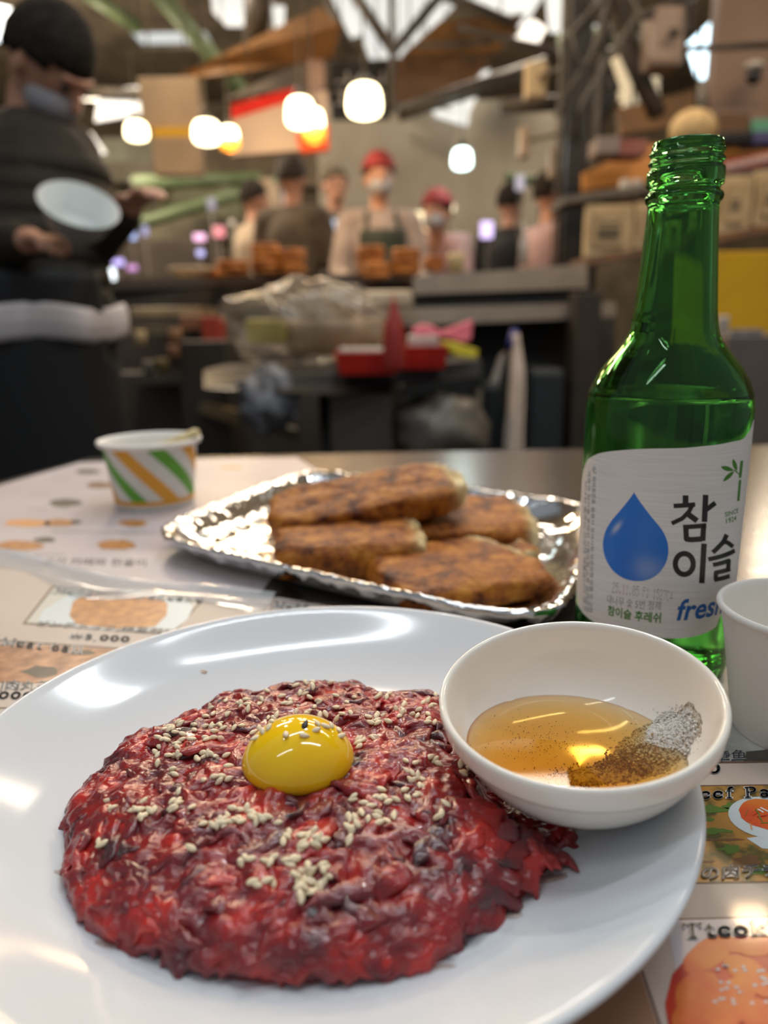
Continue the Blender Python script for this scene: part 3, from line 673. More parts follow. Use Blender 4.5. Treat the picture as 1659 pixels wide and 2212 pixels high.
inn = [(10.6, 213.8), (10.2, 212.5), (10.3, 196), (10.6, 186), (11.6, 172), (12.8, 158), (13.8, 149), (14.6, 144.5), (16.2, 140.5), (19.2, 136.6), (23, 132), (26.4, 126.8), (28.4, 122.6), (29.4, 118), (29.6, 113), (29.7, 60), (29.6, 14), (28.6, 9), (25, 6.6), (14, 6.0), (0, 6.2)]
def wobble(q, w, i):                                           # hand of the mould: slight unevenness of the wall, screw thread pitch
    if len(outer)-17 <= i < len(outer)-3: q.z += .0009*math.sin(w+.6)
    k = 1+.004*math.sin(3*w+i*.9)+.003*math.sin(7*w+1.3)+.010*noise.noise(Vector((math.cos(w)*2.2, math.sin(w)*2.2, q.z*18)))+.003*noise.noise(Vector((math.cos(w)*9, math.sin(w)*9, q.z*40))); q.x *= k if i > len(outer) else 1; q.y *= k if i > len(outer) else 1
    return q
MB().lathe([(r/1000, z/1000) for r, z in outer+inn], P(BX, BY, 0), 128, fn=wobble).build('glass_body', M_glass, bottle)
lvl = 119.4
lp = [(0, 6.1), (14, 5.9), (25.1, 6.5), (28.75, 8.95), (29.75, 14), (29.85, 60), (29.75, 113), (29.55, 118), (29.35, lvl+.5), (28.9, lvl+.25), (28.2, lvl), (20, lvl-.05), (10, lvl-.05), (0, lvl-.05)]
MB().lathe([(r/1000, z/1000) for r, z in lp], P(BX, BY, 0), 96).build('soju', M_liq, bottle)

# label: everything below is measured on the cylinder as (arc length s, height z), in mm
RC = 32.56
def cyl_uv(px, py):
    d = ray(px, py); o = CAM; cx, cy = BX/1000, BY/1000; r = RC/1000
    a = d.x**2+d.y**2; b = 2*((o.x-cx)*d.x+(o.y-cy)*d.y); c = (o.x-cx)**2+(o.y-cy)**2-r*r; D = b*b-4*a*c
    t = (-b-math.sqrt(max(D, 0)))/(2*a); p = o+d*t
    w = math.atan2(p.y-cy, p.x-cx); w0 = math.atan2(-BY, -BX)   # towards the camera
    w = (w-w0+PI) % (2*PI)-PI
    return (w*RC, (p.z-T)*1000)
def on_cyl(s, z, off): 
    w = s/RC+math.atan2(-BY, -BX); r = (RC+off)/1000
    return Vector((BX/1000+r*math.cos(w), BY/1000+r*math.sin(w), T+z/1000))
def wrap(name, V, Fc, off, m, parent, step=1.5, attr=None, both=False):
    b = bmesh.new(); vs = [b.verts.new((p[0], p[1], 0)) for p in V]
    for q in Fc:
        try: b.faces.new([vs[i] for i in q])
        except ValueError: pass
    bmesh.ops.triangulate(b, faces=b.faces)
    x0, x1 = min(p[0] for p in V), max(p[0] for p in V); y0, y1 = min(p[1] for p in V), max(p[1] for p in V)
    x = x0+step
    while x < x1:
        bmesh.ops.bisect_plane(b, geom=b.verts[:]+b.edges[:]+b.faces[:], plane_co=(x, 0, 0), plane_no=(1, 0, 0), dist=1e-5); x += step
    if both:
        y = y0+step
        while y < y1:
            bmesh.ops.bisect_plane(b, geom=b.verts[:]+b.edges[:]+b.faces[:], plane_co=(0, y, 0), plane_no=(0, 1, 0), dist=1e-5); y += step
    for q in b.faces:
        q.normal_update()
        if q.normal.z < 0: q.normal_flip()
    me = bpy.data.meshes.new(name)
    flatc = [v.co.copy() for v in b.verts]
    for v in b.verts: v.co = on_cyl(v.co.x, v.co.y, off)
    b.to_mesh(me); b.free()
    if attr:
        a = me.attributes.new('tint', 'FLOAT', 'POINT')
        for i, c in enumerate(flatc): a.data[i].value = attr(c.x, c.y)
    return link(name, me, m, parent)
def smoothpoly(pts, closed=True, k=4):
    n = len(pts); out = []
    for i in range(n if closed else n-1):
        p0, p1, p2, p3 = [pts[(i+j) % n] if closed else pts[min(max(i+j, 0), n-1)] for j in (-1, 0, 1, 2)]
        for s in range(k):
            t = s/k; out.append(tuple(.5*((2*p1[c])+(-p0[c]+p2[c])*t+(2*p0[c]-5*p1[c]+4*p2[c]-p3[c])*t*t+(-p0[c]+3*p1[c]-3*p2[c]+p3[c])*t**3) for c in (0, 1)))
    if not closed: out.append(pts[-1])
    return out
Z6 = lambda x, y: cyl_uv(1230+x/3.8135, 880+y/3.8135)
Z5 = lambda x, y: cyl_uv(1240+x/5.528, 960+y/5.528)
M_label = mat('label_paper', srgb(232, 231, 228), .42, metal=.08, col2=srgb(216, 214, 210), ns=1, stretch=(40, 40, 2600), lo=.3, hi=.7, bump=None)
M_lblack = mat('label_black', (.012, .012, .014), .35); M_lgreen = mat('label_green', srgb(70, 128, 40), .4)
M_lgrey = mat('label_grey', srgb(140, 142, 142), .45); M_lblue = mat('label_blue', srgb(30, 96, 168), .35); M_lfaint = mat('label_faint_grey', srgb(158, 166, 166), .45)
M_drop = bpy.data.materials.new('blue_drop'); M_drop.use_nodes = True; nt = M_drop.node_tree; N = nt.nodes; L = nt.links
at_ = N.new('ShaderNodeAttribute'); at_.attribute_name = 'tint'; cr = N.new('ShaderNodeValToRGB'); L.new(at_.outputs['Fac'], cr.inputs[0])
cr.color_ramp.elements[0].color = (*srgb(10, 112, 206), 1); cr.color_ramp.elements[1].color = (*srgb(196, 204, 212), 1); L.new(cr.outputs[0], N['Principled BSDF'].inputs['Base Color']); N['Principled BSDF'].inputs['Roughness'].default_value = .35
# outline of the label on the wall of the bottle
top_ = [Z5(*p) for p in ((150, 205), (200, 155), (270, 118), (370, 92), (520, 74), (720, 58), (960, 50))] + [Z6(*p) for p in ((840, 337), (960, 333), (1100, 320), (1230, 305), (1340, 283), (1430, 260))]
bot_ = [Z6(*p) for p in ((950, 1900), (1060, 1878), (1150, 1846), (1210, 1800))]
sR = top_[-1][0]+13; zT = top_[-1][1]+2.2
zb = bot_[0][1]
sL = top_[0][0]-9
outl = [(sL+1.2, top_[0][1]-16), (top_[0][0]-5.2, top_[0][1]-6.5)] + top_ + [(top_[-1][0]+5, zT), (sR, zT+1), (sR, 60), (sR-3, 30), (bot_[-1][0]+3, bot_[-1][1]+4)] + bot_[::-1] + [(0, zb-.3), (-22, zb-.4), (-33, zb+.6), (sL+8, zb+2.4), (sL+3.2, zb+6), (sL+.6, zb+12)]
sp = smoothpoly(outl)
lab = wrap('label', sp, [tuple(range(len(sp)))], .0, M_label, bottle)
drop = [(533, 700), (546, 722), (575, 768), (612, 818), (660, 882), (712, 945), (760, 1005), (796, 1075), (814, 1150), (811, 1225), (790, 1290), (748, 1352), (694, 1398), (630, 1424), (560, 1431), (490, 1422), (422, 1394), (360, 1345), (312, 1275), (285, 1203), (276, 1130), (285, 1062), (309, 995), (350, 930), (405, 865), (455, 805), (495, 755), (520, 720)]
dp = [drop[0]]+smoothpoly(drop[1:], False)
dpc = [Z6(*p) for p in dp]
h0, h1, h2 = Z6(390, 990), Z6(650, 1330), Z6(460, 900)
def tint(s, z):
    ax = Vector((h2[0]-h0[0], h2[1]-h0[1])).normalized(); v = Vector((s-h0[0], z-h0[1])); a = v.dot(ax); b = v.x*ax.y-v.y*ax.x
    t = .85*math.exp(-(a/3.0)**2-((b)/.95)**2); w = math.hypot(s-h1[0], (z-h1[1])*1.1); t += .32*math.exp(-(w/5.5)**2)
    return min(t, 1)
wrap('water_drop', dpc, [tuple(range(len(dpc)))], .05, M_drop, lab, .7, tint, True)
def strokes(name, lst, off, m, zf=Z6):
    V = []; Fc = []
    for pts, w in lst:
        v, f = ribbon(pts, w); n = len(V); V += [zf(*p) for p in v]; Fc += [tuple(i+n for i in q) for q in f]
    return wrap(name, V, Fc, off, m, lab, 1.5)
strokes('brand_lettering', [([(957, 724), (956, 806)], 48), ([(858, 812), (1036, 800)], 38), ([(1014, 800), (985, 858), (930, 915), (842, 956)], 36), ([(962, 868), (1052, 935)], 46),
                            ([(1122, 720), (1112, 944)], 46), ([(1120, 848), (1202, 786)], 40),
                            ([(957, 968), (964, 1085), (1000, 1090), (1096, 1083)], 44), ([(936, 986), (1128, 972)], 38), ([(1106, 960), (1098, 1100)], 44),
                            (arc(946, 1290, 74, 86, 0, 360, 36), 44), ([(1109, 1122), (1090, 1448)], 46),
                            ([(1296, 1048), (1268, 1108), (1180, 1196)], 38), ([(1262, 1106), (1300, 1112), (1348, 1148)], 36), ([(1143, 1252), (1362, 1178)], 36),
                            ([(1182, 1298), (1312, 1262), (1306, 1340)], 36), ([(1326, 1330), (1206, 1360), (1206, 1418)], 36), ([(1190, 1420), (1320, 1388)], 36)], .05, M_lblack)
def leaf(a, b, w):
    (x0, y0), (x1, y1) = a, b; n = 8; l = math.hypot(x1-x0, y1-y0); nx, ny = -(y1-y0)/l, (x1-x0)/l
    e = [(x0+(x1-x0)*i/n, y0+(y1-y0)*i/n, w*math.sin(PI*i/n)**.8) for i in range(n+1)]
    return [(x+nx*k, y+ny*k) for x, y, k in e] + [(x-nx*k, y-ny*k) for x, y, k in e[-2:0:-1]]
V = []; Fc = []
for q in ([(1408, 441), (1432, 437), (1416, 578), (1395, 582)], [(1396, 600), (1415, 595), (1401, 770), (1380, 773)], leaf((1246, 489), (1352, 520), 19), leaf((1346, 424), (1378, 524), 17), leaf((1264, 611), (1356, 526), 17), [(1340, 512), (1366, 518), (1402, 548), (1398, 556), (1362, 526)]):
    n = len(V); V += [Z6(*p) for p in q]; Fc.append(tuple(range(n, n+len(q))))
wrap('bamboo_emblem', V, Fc, .05, M_lgreen, lab)
def label_text(name, s, o, e, u, m, bold=0., zf=Z6):
    v, f = text2d(s, bold); O, E_, U = zf(*o), zf(*e), zf(*u)
    return wrap(name, [(O[0]+(E_[0]-O[0])*a+(U[0]-O[0])*b, O[1]+(E_[1]-O[1])*a+(U[1]-O[1])*b) for a, b in v], f, .05, m, lab)
label_text('small_lettering', 'SINCE', (1282, 902), (1390, 864), (1279, 864), M_lgreen, .01)
label_text('small_lettering', '1924', (1291, 955), (1374, 929), (1288, 915), M_lgreen, .01)
label_text('small_lettering', '대나무 숯 5번 정제', (310, 1606), (752, 1664), (314, 1540), M_lgrey, .0)
label_text('green_lettering', '참이슬 후레쉬', (314, 1700), (752, 1768), (318, 1625), M_lgreen, .025)
label_text('blue_lettering', 'fresh', (868, 1752), (1256, 1686), (912, 1580), M_lblue, .022)
label_text('side_lettering', '하이트진로', (218, 382), (212, 712), (262, 382), M_lfaint, .03, Z5)
label_text('side_lettering', '음용시 유의사항 보관요령 반품 및 교환', (212, 745), (182, 2010), (250, 745), M_lfaint, .015, Z5)
label_text('side_lettering', '제품명 참이슬 후레쉬 식품유형 소주 원재료명', (170, 310), (140, 1990), (200, 310), M_lfaint, .01, Z5)
label_text('side_lettering', '지나친 음주는 건강에 해롭습니다 경고', (130, 430), (108, 1980), (154, 430), M_lfaint, .01, Z5)
DOT = {'2': '01110 10001 00001 00110 01000 10000 11111', '5': '11111 10000 11110 00001 00001 10001 01110', '.': '00000 00000 00000 00000 00000 01100 01100', '1': '00100 01100 00100 00100 00100 00100 01110',
       '0': '01110 10001 10011 10101 11001 10001 01110', 'F': '11111 10000 11110 10000 10000 10000 10000', '7': '11111 00001 00010 00010 00100 00100 00100', 'C': '01110 10001 10000 10000 10000 10001 01110', '4': '00010 00110 01010 10010 11111 00010 00010', ' ': '0'*5}
V = []; Fc = []; s_ = '25.11.05 F1 1527C4'; n_ = len(s_)
for i, ch in enumerate(s_):
    rows = DOT[ch].split()
    for rr, row in enumerate(rows):
        for cc, bit in enumerate(row):
            if bit == '1':
                a = (i+cc/6.2)/n_; b = 1-rr/6; x = 352+(856-352)*a+10*b*.6; y = 1520+(1598-1520)*a-76*b
                n = len(V); V += [Z6(x+dx, y+dy) for dx, dy in ((-1.9, -2.6), (1.9, -2.6), (1.9, 2.6), (-1.9, 2.6))]; Fc.append((n, n+1, n+2, n+3))
wrap('date_stamp', V, Fc, .05, mat('stamp_ink', (.05, .05, .055), .5), lab)
V = []; Fc = []                                                # small leaf mark above the maker's name
for q in (leaf((222, 268), (238, 340), 9), leaf((236, 250), (262, 318), 8), leaf((226, 330), (274, 346), 7)):
    n = len(V); V += [Z5(*p) for p in q]; Fc.append(tuple(range(n, n+len(q))))
wrap('maker_mark', V, Fc, .05, M_lfaint, lab)

# ================================================================== FOIL TRAY
M_foil = bpy.data.materials.new('crumpled_foil'); M_foil.use_nodes = True; nt = M_foil.node_tree; N = nt.nodes; L = nt.links; B = N['Principled BSDF'].inputs
B['Base Color'].default_value = (.72, .73, .74, 1); B['Metallic'].default_value = 1; B['Roughness'].default_value = .09
tc = N.new('ShaderNodeTexCoord'); vo = N.new('ShaderNodeTexVoronoi'); vo.inputs['Scale'].default_value = 95; nz = N.new('ShaderNodeTexNoise'); nz.inputs['Scale'].default_value = 30
mx = N.new('ShaderNodeMix'); mx.data_type = 'RGBA'; mx.inputs[0].default_value = .03; L.new(tc.outputs['Object'], nz.inputs[0]); L.new(tc.outputs['Object'], mx.inputs[6]); L.new(nz.outputs[1], mx.inputs[7]); L.new(mx.outputs[2], vo.inputs[0])
bp = N.new('ShaderNodeBump'); bp.inputs['Strength'].default_value = .2; bp.inputs['Distance'].default_value = .0015; L.new(vo.outputs[0], bp.inputs['Height']); L.new(bp.outputs[0], B['Normal'])
M_foam = mat('white_tray', srgb(222, 220, 214), .45)
tl_, tt_, tb_ = G(303, 1152, 17), G(664, 1012, 17), G(1195, 1352, 17)
q0 = Vector((tl_.x, tl_.y)); q1 = Vector((tt_.x, tt_.y)); q3 = Vector((tb_.x, tb_.y)); q2 = q1+q3-q0
tc0 = (q0+q2)/2; e1 = (q1-q0)/2; e2 = (q3-q0)/2
tray = thing('foil_tray', 'shallow square white tray lined with crumpled foil behind the beef plate', 'tray', Vector((tc0.x, tc0.y, T)))
def sq(w, rd):                                                 # rounded square, direction w, corner exponent
    c, s = math.cos(w), math.sin(w); n = rd; k = (abs(c)**n+abs(s)**n)**(-1/n); return c*k, s*k
def tray_pt(w, f, z, n=7): a, b = sq(w, n); p = tc0+e1*(a*f)+e2*(b*f); return Vector((p.x, p.y, T+z/1000))
tprof = [(.0, 1.0), (.70, 1.0), (.80, 1.4), (.86, 4), (.93, 11.5), (.975, 16.0), (1.0, 16.6), (1.006, 15.6), (.985, 14.2), (.945, 10), (.87, 1.0), (.80, .2), (0, .2)]
tb = MB(); n = 120
tb.add([tray_pt(2*PI*j/n, f, z) for f, z in tprof for j in range(n)], [(i*n+j, i*n+(j+1) % n, (i+1)*n+(j+1) % n, (i+1)*n+j) for i in range(len(tprof)-1) for j in range(n)])
tb.build('tray_body', M_foam, tray)
R = random.Random(4)
fprof = [(0, 1.5)]+[(f, 1.5) for f in np.linspace(.06, .78, 20)]+[(.81, 2.2), (.84, 3.6), (.87, 6), (.90, 8.8), (.93, 12.2), (.955, 14.6), (.978, 16.8), (.992, 17.6), (1.003, 17.8), (1.012, 17.2), (1.018, 15.8), (1.014, 14.2), (1.004, 12.6), (.994, 11.2)]
n = 360; vs = []
def crease(x, y, s): 
    v = Vector((x*s, y*s, 0)); return abs(noise.noise(v))*2-.5
for i, (f, z) in enumerate(fprof):
    for j in range(n):
        w = 2*PI*j/n; p = tray_pt(w, f, z); k = 1 if f < .8 else 1.6; rim = f > .94
        r_ = noise.noise(Vector((math.cos(w)*16, math.sin(w)*16, f*6)))
        h = (crease(p.x, p.y, 38)*.45+crease(p.x+3, p.y, 95)*.18)*(1 if f < .8 else .6)
        if f < .83:                                            # long folds running into the corner
            ax = math.cos(w*1)*f; h += 1.6*max(0, math.sin((p.x*.55+p.y*1)*260+noise.noise(p*12)*3))**3*(f > .25)*(p.x < .0)
        p.z += max(h, -.3)/1000 if f < .95 else (h*.5+r_*.5)/1000
        if rim:
            d = Vector((p.x-tc0.x, p.y-tc0.y, 0)).normalized(); p += d*(noise.noise(p*210)*.0013+noise.noise(p*520)*.0008); p.z += noise.noise(p*260)*.0012
        if i >= len(fprof)-3: p.z += (r_*2.5-.5)/1000*(i-len(fprof)+4)/2.0
        vs.append(p)
MB().add(vs, [(i*n+j, i*n+(j+1) % n, (i+1)*n+(j+1) % n, (i+1)*n+j) for i in range(len(fprof)-1) for j in range(n)]).build('foil_lining', M_foil, tray)

# ------------------------------------------------------------------ mung bean pancake pieces
def pancake_mat(name, torn_axis):
    m = bpy.data.materials.new(name); m.use_nodes = True; nt = m.node_tree; N = nt.nodes; L = nt.links; B = N['Principled BSDF'].inputs
    tc = N.new('ShaderNodeTexCoord'); nz = N.new('ShaderNodeTexNoise'); nz.inputs['Scale'].default_value = 75; nz.inputs['Detail'].default_value = 9; nz.inputs['Roughness'].default_value = .62; L.new(tc.outputs['Object'], nz.inputs[0])
    cr = N.new('ShaderNodeValToRGB'); L.new(nz.outputs[0], cr.inputs[0]); E = cr.color_ramp.elements
    E[0].position = .30; E[0].color = (*srgb(52, 26, 14), 1); E[1].position = .80; E[1].color = (*srgb(206, 150, 62), 1)
    for p, c in ((.40, (96, 46, 14)), (.49, (146, 80, 20)), (.60, (178, 108, 32))): e = E.new(p); e.color = (*srgb(*c), 1)
    a = N.new('ShaderNodeAttribute'); a.attribute_name = 'torn'
    n3 = N.new('ShaderNodeTexNoise'); n3.inputs['Scale'].default_value = 130; n3.inputs['Detail'].default_value = 4; L.new(tc.outputs['Object'], n3.inputs[0])
    c3 = N.new('ShaderNodeValToRGB'); L.new(n3.outputs[0], c3.inputs[0]); c3.color_ramp.elements[0].position = .3; c3.color_ramp.elements[0].color = (*srgb(160, 116, 50), 1); c3.color_ramp.elements[1].position = .62; c3.color_ramp.elements[1].color = (*srgb(232, 210, 158), 1)
    mx = N.new('ShaderNodeMix'); mx.data_type = 'RGBA'; L.new(a.outputs['Fac'], mx.inputs[0]); L.new(cr.outputs[0], mx.inputs[6]); L.new(c3.outputs[0], mx.inputs[7]); L.new(mx.outputs[2], B['Base Color'])
    B['Roughness'].default_value = .55; B['Specular IOR Level'].default_value = .25; B['Subsurface Radius'].default_value = (.003, .0015, .0006)
    bp = N.new('ShaderNodeBump'); bp.inputs['Strength'].default_value = .8; bp.inputs['Distance'].default_value = .002; n2 = N.new('ShaderNodeTexNoise'); n2.inputs['Scale'].default_value = 260; n2.inputs['Detail'].default_value = 4
    L.new(tc.outputs['Object'], n2.inputs[0]); L.new(n2.outputs[0], bp.inputs['Height']); L.new(bp.outputs[0], B['Normal'])
    return m
M_pan = pancake_mat('fried_pancake', 0)
def pancake(label, c, L_, W_2, H_2, yaw, torn, seed, tiltx=0, tilty=0, curve=0.):
    # a rough slab; torn = list of (direction angle) of torn pale ends
    m = (Matrix.Rotation(yaw, 3, 'Z') @ Matrix.Rotation(tilty, 3, 'Y') @ Matrix.Rotation(tiltx, 3, 'X'))
    b = MB(); nu, nv = 72, 36; vs = []; tv = []
    for i in range(nv+1):
        a = -PI/2+PI*i/nv
        for j in range(nu):
            w = 2*PI*j/nu; x, y = sq(w, 3.6+seed % 3); ce = math.cos(a); cs = abs(ce)**.24; sz = math.copysign(abs(math.sin(a))**.5, math.sin(a))
            q = Vector((x*cs*L_, y*cs*W_2, sz*H_2)); nn = Vector((q.x*55, q.y*55, q.z*70+seed*7))
            k = 1+.07*noise.noise(nn*.6)+.05*noise.noise(nn*1.7); q.x *= k; q.y *= k; q.z += .0016*noise.noise(nn*1.3)+.0009*noise.noise(nn*3.4)
            t = 0
            for ta in torn:
                dv = (x*math.cos(ta)+y*math.sin(ta))*cs
                t = max(t, min(1, max(0, (dv-.74)*6)))
                if dv > .86 and abs(sz) < .97: q += noise.noise_vector(nn*3.5)*.0022
            t *= 1 if abs(sz) < .95 else .35
            q.z -= curve*(q.x/L_)**2
            vs.append(c + m @ q); tv.append(t)
    fs = [(i*nu+j, i*nu+(j+1) % nu, (i+1)*nu+(j+1) % nu, (i+1)*nu+j) for i in range(nv) for j in range(nu)]
    b.add(vs, fs); me = b.mesh('pancake_piece'); a_ = me.attributes.new('torn', 'FLOAT', 'POINT')
    for i, v in enumerate(tv): a_.data[i].value = v
    o = link('pancake_piece', me, M_pan, origin=c); tag(o, label, 'pancake', 'fried mung bean pancake pieces'); return o
def gz(px, py, z): p = G(px, py, z); return p
pC = gz(985, 1245, 9)
pancake('large browned pancake piece lying flat at the near right of the foil', gz(982, 1238, 10), .046, .044, .0082, .35, [.3], 1, 0, 0)
pancake('browned pancake piece at the near left, torn on its right side', gz(750, 1178, 15), .046, .036, .0118, .12, [.0], 2, .05, 0)
pancake('browned pancake piece lying at the far right with torn right end', gz(1000, 1130, 13), .050, .040, .0100, .02, [.0], 3, .08, .02)
pancake('long browned pancake piece stacked on top, lifted to its torn right end', gz(792, 1082, 33), .067, .030, .0100, .20, [.0], 4, .18, -.13)
pancake('small pale torn pancake crumb beside the large piece on the foil', gz(1128, 1194, 8), .008, .010, .0045, .4, [0, 1.5, 3, 4.5], 5)
pancake('tiny pale crumb at the torn tip of the topmost pancake piece', gz(975, 1106, 20), .009, .005, .004, .4, [0, 1.5, 3, 4.5], 6)

# ================================================================== PAPER CUPS
M_cup = mat('paper_cup', srgb(240, 236, 228), .5, spec=.35, sss=.05, sssr=(.003, .003, .003))
cupR = thing('paper_cup', 'plain white paper cup at the right edge beside the bottle', 'cup', P(152, 246, 0))
cp = [(0, 2.6), (21, 2.6), (21.3, 0.2), (22.0, 0), (22.3, .6), (29.4, 46.5), (30.3, 46.2), (31.3, 46.9), (31.6, 48.0), (31.0, 49.1), (29.9, 49.3), (29.1, 48.6), (28.9, 46.5), (21.7, 4.2), (20, 3.4), (0, 3.4)]
MB().lathe([(r/1000, z/1000) for r, z in cp], P(152, 246, .3), 72).build('cup_wall', M_cup, cupR, sub=1)
# striped cup
ctop, cbot = at(318, 948, 0), None
cb = G(336, 1086, 0); Dc = (cb-CAM).dot(FW)
rb = 82/F*Dc; rt = 106/F*Dc; Hc = .0
for hh in np.linspace(.03, .09, 121):
    p = cb+Vector((0, 0, hh)); rel = p-CAM; y = 1106-F*rel.dot(UP)/rel.dot(FW)
    if y <= 951: Hc = hh; break
M_stripe = bpy.data.materials.new('striped_cup_print'); M_stripe.use_nodes = True; nt = M_stripe.node_tree; N = nt.nodes; L = nt.links; B = N['Principled BSDF'].inputs
tc = N.new('ShaderNodeTexCoord'); sx = N.new('ShaderNodeSeparateXYZ'); L.new(tc.outputs['Object'], sx.inputs[0])
def mth(op, a, b=None):
    n = N.new('ShaderNodeMath'); n.operation = op
    for i, q in enumerate((a, b)):
        if q is None: continue
        if isinstance(q, (int, float)): n.inputs[i].default_value = q
        else: L.new(q, n.inputs[i])
    return n.outputs[0]
ang = mth('DIVIDE', mth('ARCTAN2', sx.outputs[1], sx.outputs[0]), 2*PI/4)
zz = mth('MULTIPLY', sx.outputs[2], 1/.062)
ph = mth('FRACT', mth('ADD', mth('ADD', ang, zz), 10.02))
cr = N.new('ShaderNodeValToRGB'); cr.color_ramp.interpolation = 'CONSTANT'; L.new(ph, cr.inputs[0]); E = cr.color_ramp.elements
wht = (*srgb(222, 220, 212), 1); E[0].position = 0; E[0].color = (*srgb(96, 164, 48), 1); E[1].position = .24; E[1].color = wht
e = E.new(.48); e.color = (*srgb(226, 160, 44), 1); e = E.new(.74); e.color = wht
band = mth('MULTIPLY', mth('GREATER_THAN', sx.outputs[2], .0045), mth('LESS_THAN', sx.outputs[2], .0085)); lowz = mth('GREATER_THAN', sx.outputs[2], .0085)
m1 = N.new('ShaderNodeMix'); m1.data_type = 'RGBA'; m1.inputs[6].default_value = wht; L.new(lowz, m1.inputs[0]); L.new(cr.outputs[0], m1.inputs[7])
m2 = N.new('ShaderNodeMix'); m2.data_type = 'RGBA'; L.new(band, m2.inputs[0]); L.new(m1.outputs[2], m2.inputs[6]); m2.inputs[7].default_value = (*srgb(226, 160, 44), 1)
L.new(m2.outputs[2], B['Base Color']); B['Roughness'].default_value = .45
cupL = thing('striped_paper_cup', 'white paper cup with green and orange diagonal stripes by the tray', 'cup', cb)
wl_ = [(rb-.0008, 0), (rb, 0), (rb+.0002, .001)] + [(rb+(rt-.004-rb)*k/8, .001+(Hc-.004)*k/8) for k in range(1, 9)]
MB().lathe([(r, z) for r, z in wl_], cb+Vector((0, 0, .0008)), 72).build('printed_wall', M_stripe, cupL)
iw = [(rt-.0042, Hc-.004), (rt-.001, Hc-.0035), (rt+.0004, Hc-.0015), (rt, Hc+.0006), (rt-.0022, Hc+.0009), (rt-.0042, Hc-.0005), (rt-.0056, Hc-.006), (rb-.0006, .003), (0, .003)]
MB().lathe(iw, cb+Vector((0, 0, .0008)), 72).build('rim_and_lining', M_cup, cupL)
M_wood = mat('pale_wood', srgb(226, 210, 160), .6, col2=srgb(206, 186, 130), ns=120)
s0 = cb+Vector((-.012, -.006, Hc-.016)); s1 = cb+Vector((rt+.001, -.004, Hc+.0065))
MB().tube([s0, s0.lerp(s1, .3), s0.lerp(s1, .7)+Vector((0, 0, .0005)), s1-Vector((.003, 0, .0006)), s1], [.0035, .0048, .0052, .0055, .0030], 14, flat=.75).build('wooden_stick', M_wood, origin=s0)
tag(bpy.data.objects['wooden_stick'], 'short pale stick leaning out over the rim of the striped cup', 'stick')

# ================================================================== THE MARKET HALL
def D(name, c1, c2=None, rough=.6, **k): return mat(name, srgb(*c1), rough, col2=srgb(*c2) if c2 else None, **k)
M_floor = D('hall_floor', (70, 66, 60), (50, 47, 43), .45, ns=2)
M_wallb = D('hall_wall', (150, 134, 112), (104, 94, 78), .7, ns=1.4)
M_roof = D('roof_sheet', (138, 126, 108), (104, 94, 80), .7, ns=2)
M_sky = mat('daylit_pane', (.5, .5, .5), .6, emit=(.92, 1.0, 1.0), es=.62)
M_skyb = mat('bright_daylit_pane', (.6, .6, .6), .6, emit=(.72, .90, 1.0), es=2.6)
M_greenst = D('green_steel', (84, 98, 66), (70, 84, 56), .5, ns=6)
M_brownst = D('brown_steel', (78, 68, 56), (56, 50, 42), .5, ns=6)
M_blackst = D('dark_steel', (40, 38, 34), (26, 25, 23), .5, ns=8)
M_white = D('white_paint', (196, 190, 180), (176, 168, 156), .5, ns=5)
M_wbrown = D('brown_board', (140, 98, 50), (112, 78, 40), .6, ns=5)
M_beige = D('beige_board', (168, 146, 120), (150, 130, 106), .6, ns=4)
M_pinkwall = D('pinkish_wall', (142, 118, 100), (130, 106, 90), .7, ns=3)
M_red = D('red_plastic', (206, 44, 30), (176, 34, 26), .35, ns=9); M_yel = D('yellow_board', (214, 168, 24), (200, 152, 14), .5, ns=3)
M_counter = mat('counter_steel', (.20, .16, .12), .42, .4, col2=(.16, .13, .10), ns=8, rvar=.12)
M_cdark = D('counter_dark_panel', (62, 54, 44), (44, 38, 32), .5, ns=5)  # dark brown panels of the counter
M_grey = D('grey_box', (110, 104, 94), (90, 84, 76), .5, ns=6)
M_cream = D('cream_card', (196, 172, 132), (170, 146, 108), .6, ns=14)
M_inkbg = D('card_ink', (96, 84, 66), None, .6)

def S(o, n=None): o['kind'] = 'structure'; return o
fl = MB().box((0, 5.5, -.05), (16, 19, .1)).build('floor', M_floor, smooth=False); S(fl)
S(MB().box((0, 14.05, 2.6), (16, .1, 5.2)).build('wall_back', M_wallb, smooth=False))
S(MB().box((-7.05, 8.5, 2.6), (.1, 11, 5.2)).build('wall_left', M_wallb, smooth=False))
S(MB().box((6.05, 8.5, 2.6), (.1, 11, 5.2)).build('wall_right', M_wallb, smooth=False))
ce = MB()
CZ = 4.6
for y0, y1 in ((2.4, 6.2), (7.0, 8.6), (9.3, 10.8), (11.4, 14.0)): ce.box((-.5, (y0+y1)/2, CZ), (13, y1-y0, .06))
for x0, x1 in ((-7, -3.2), (-2.2, .1), (1.6, 2.6), (4.0, 6)):
    for y0, y1 in ((6.2, 7.0), (8.6, 9.3), (10.8, 11.4)): ce.box(((x0+x1)/2, (y0+y1)/2, CZ), (x1-x0, y1-y0, .06))
ce = S(ce.build('ceiling', M_roof, smooth=False))
for x0, x1 in ((-3.2, -2.2), (.1, 1.6), (2.6, 4.0)):
    for y0, y1 in ((6.2, 7.0), (8.6, 9.3), (10.8, 11.4)):
        MB().box(((x0+x1)/2, (y0+y1)/2, CZ+.05), (x1-x0, y1-y0, .02)).build('skylight_pane', M_sky, ce, smooth=False)

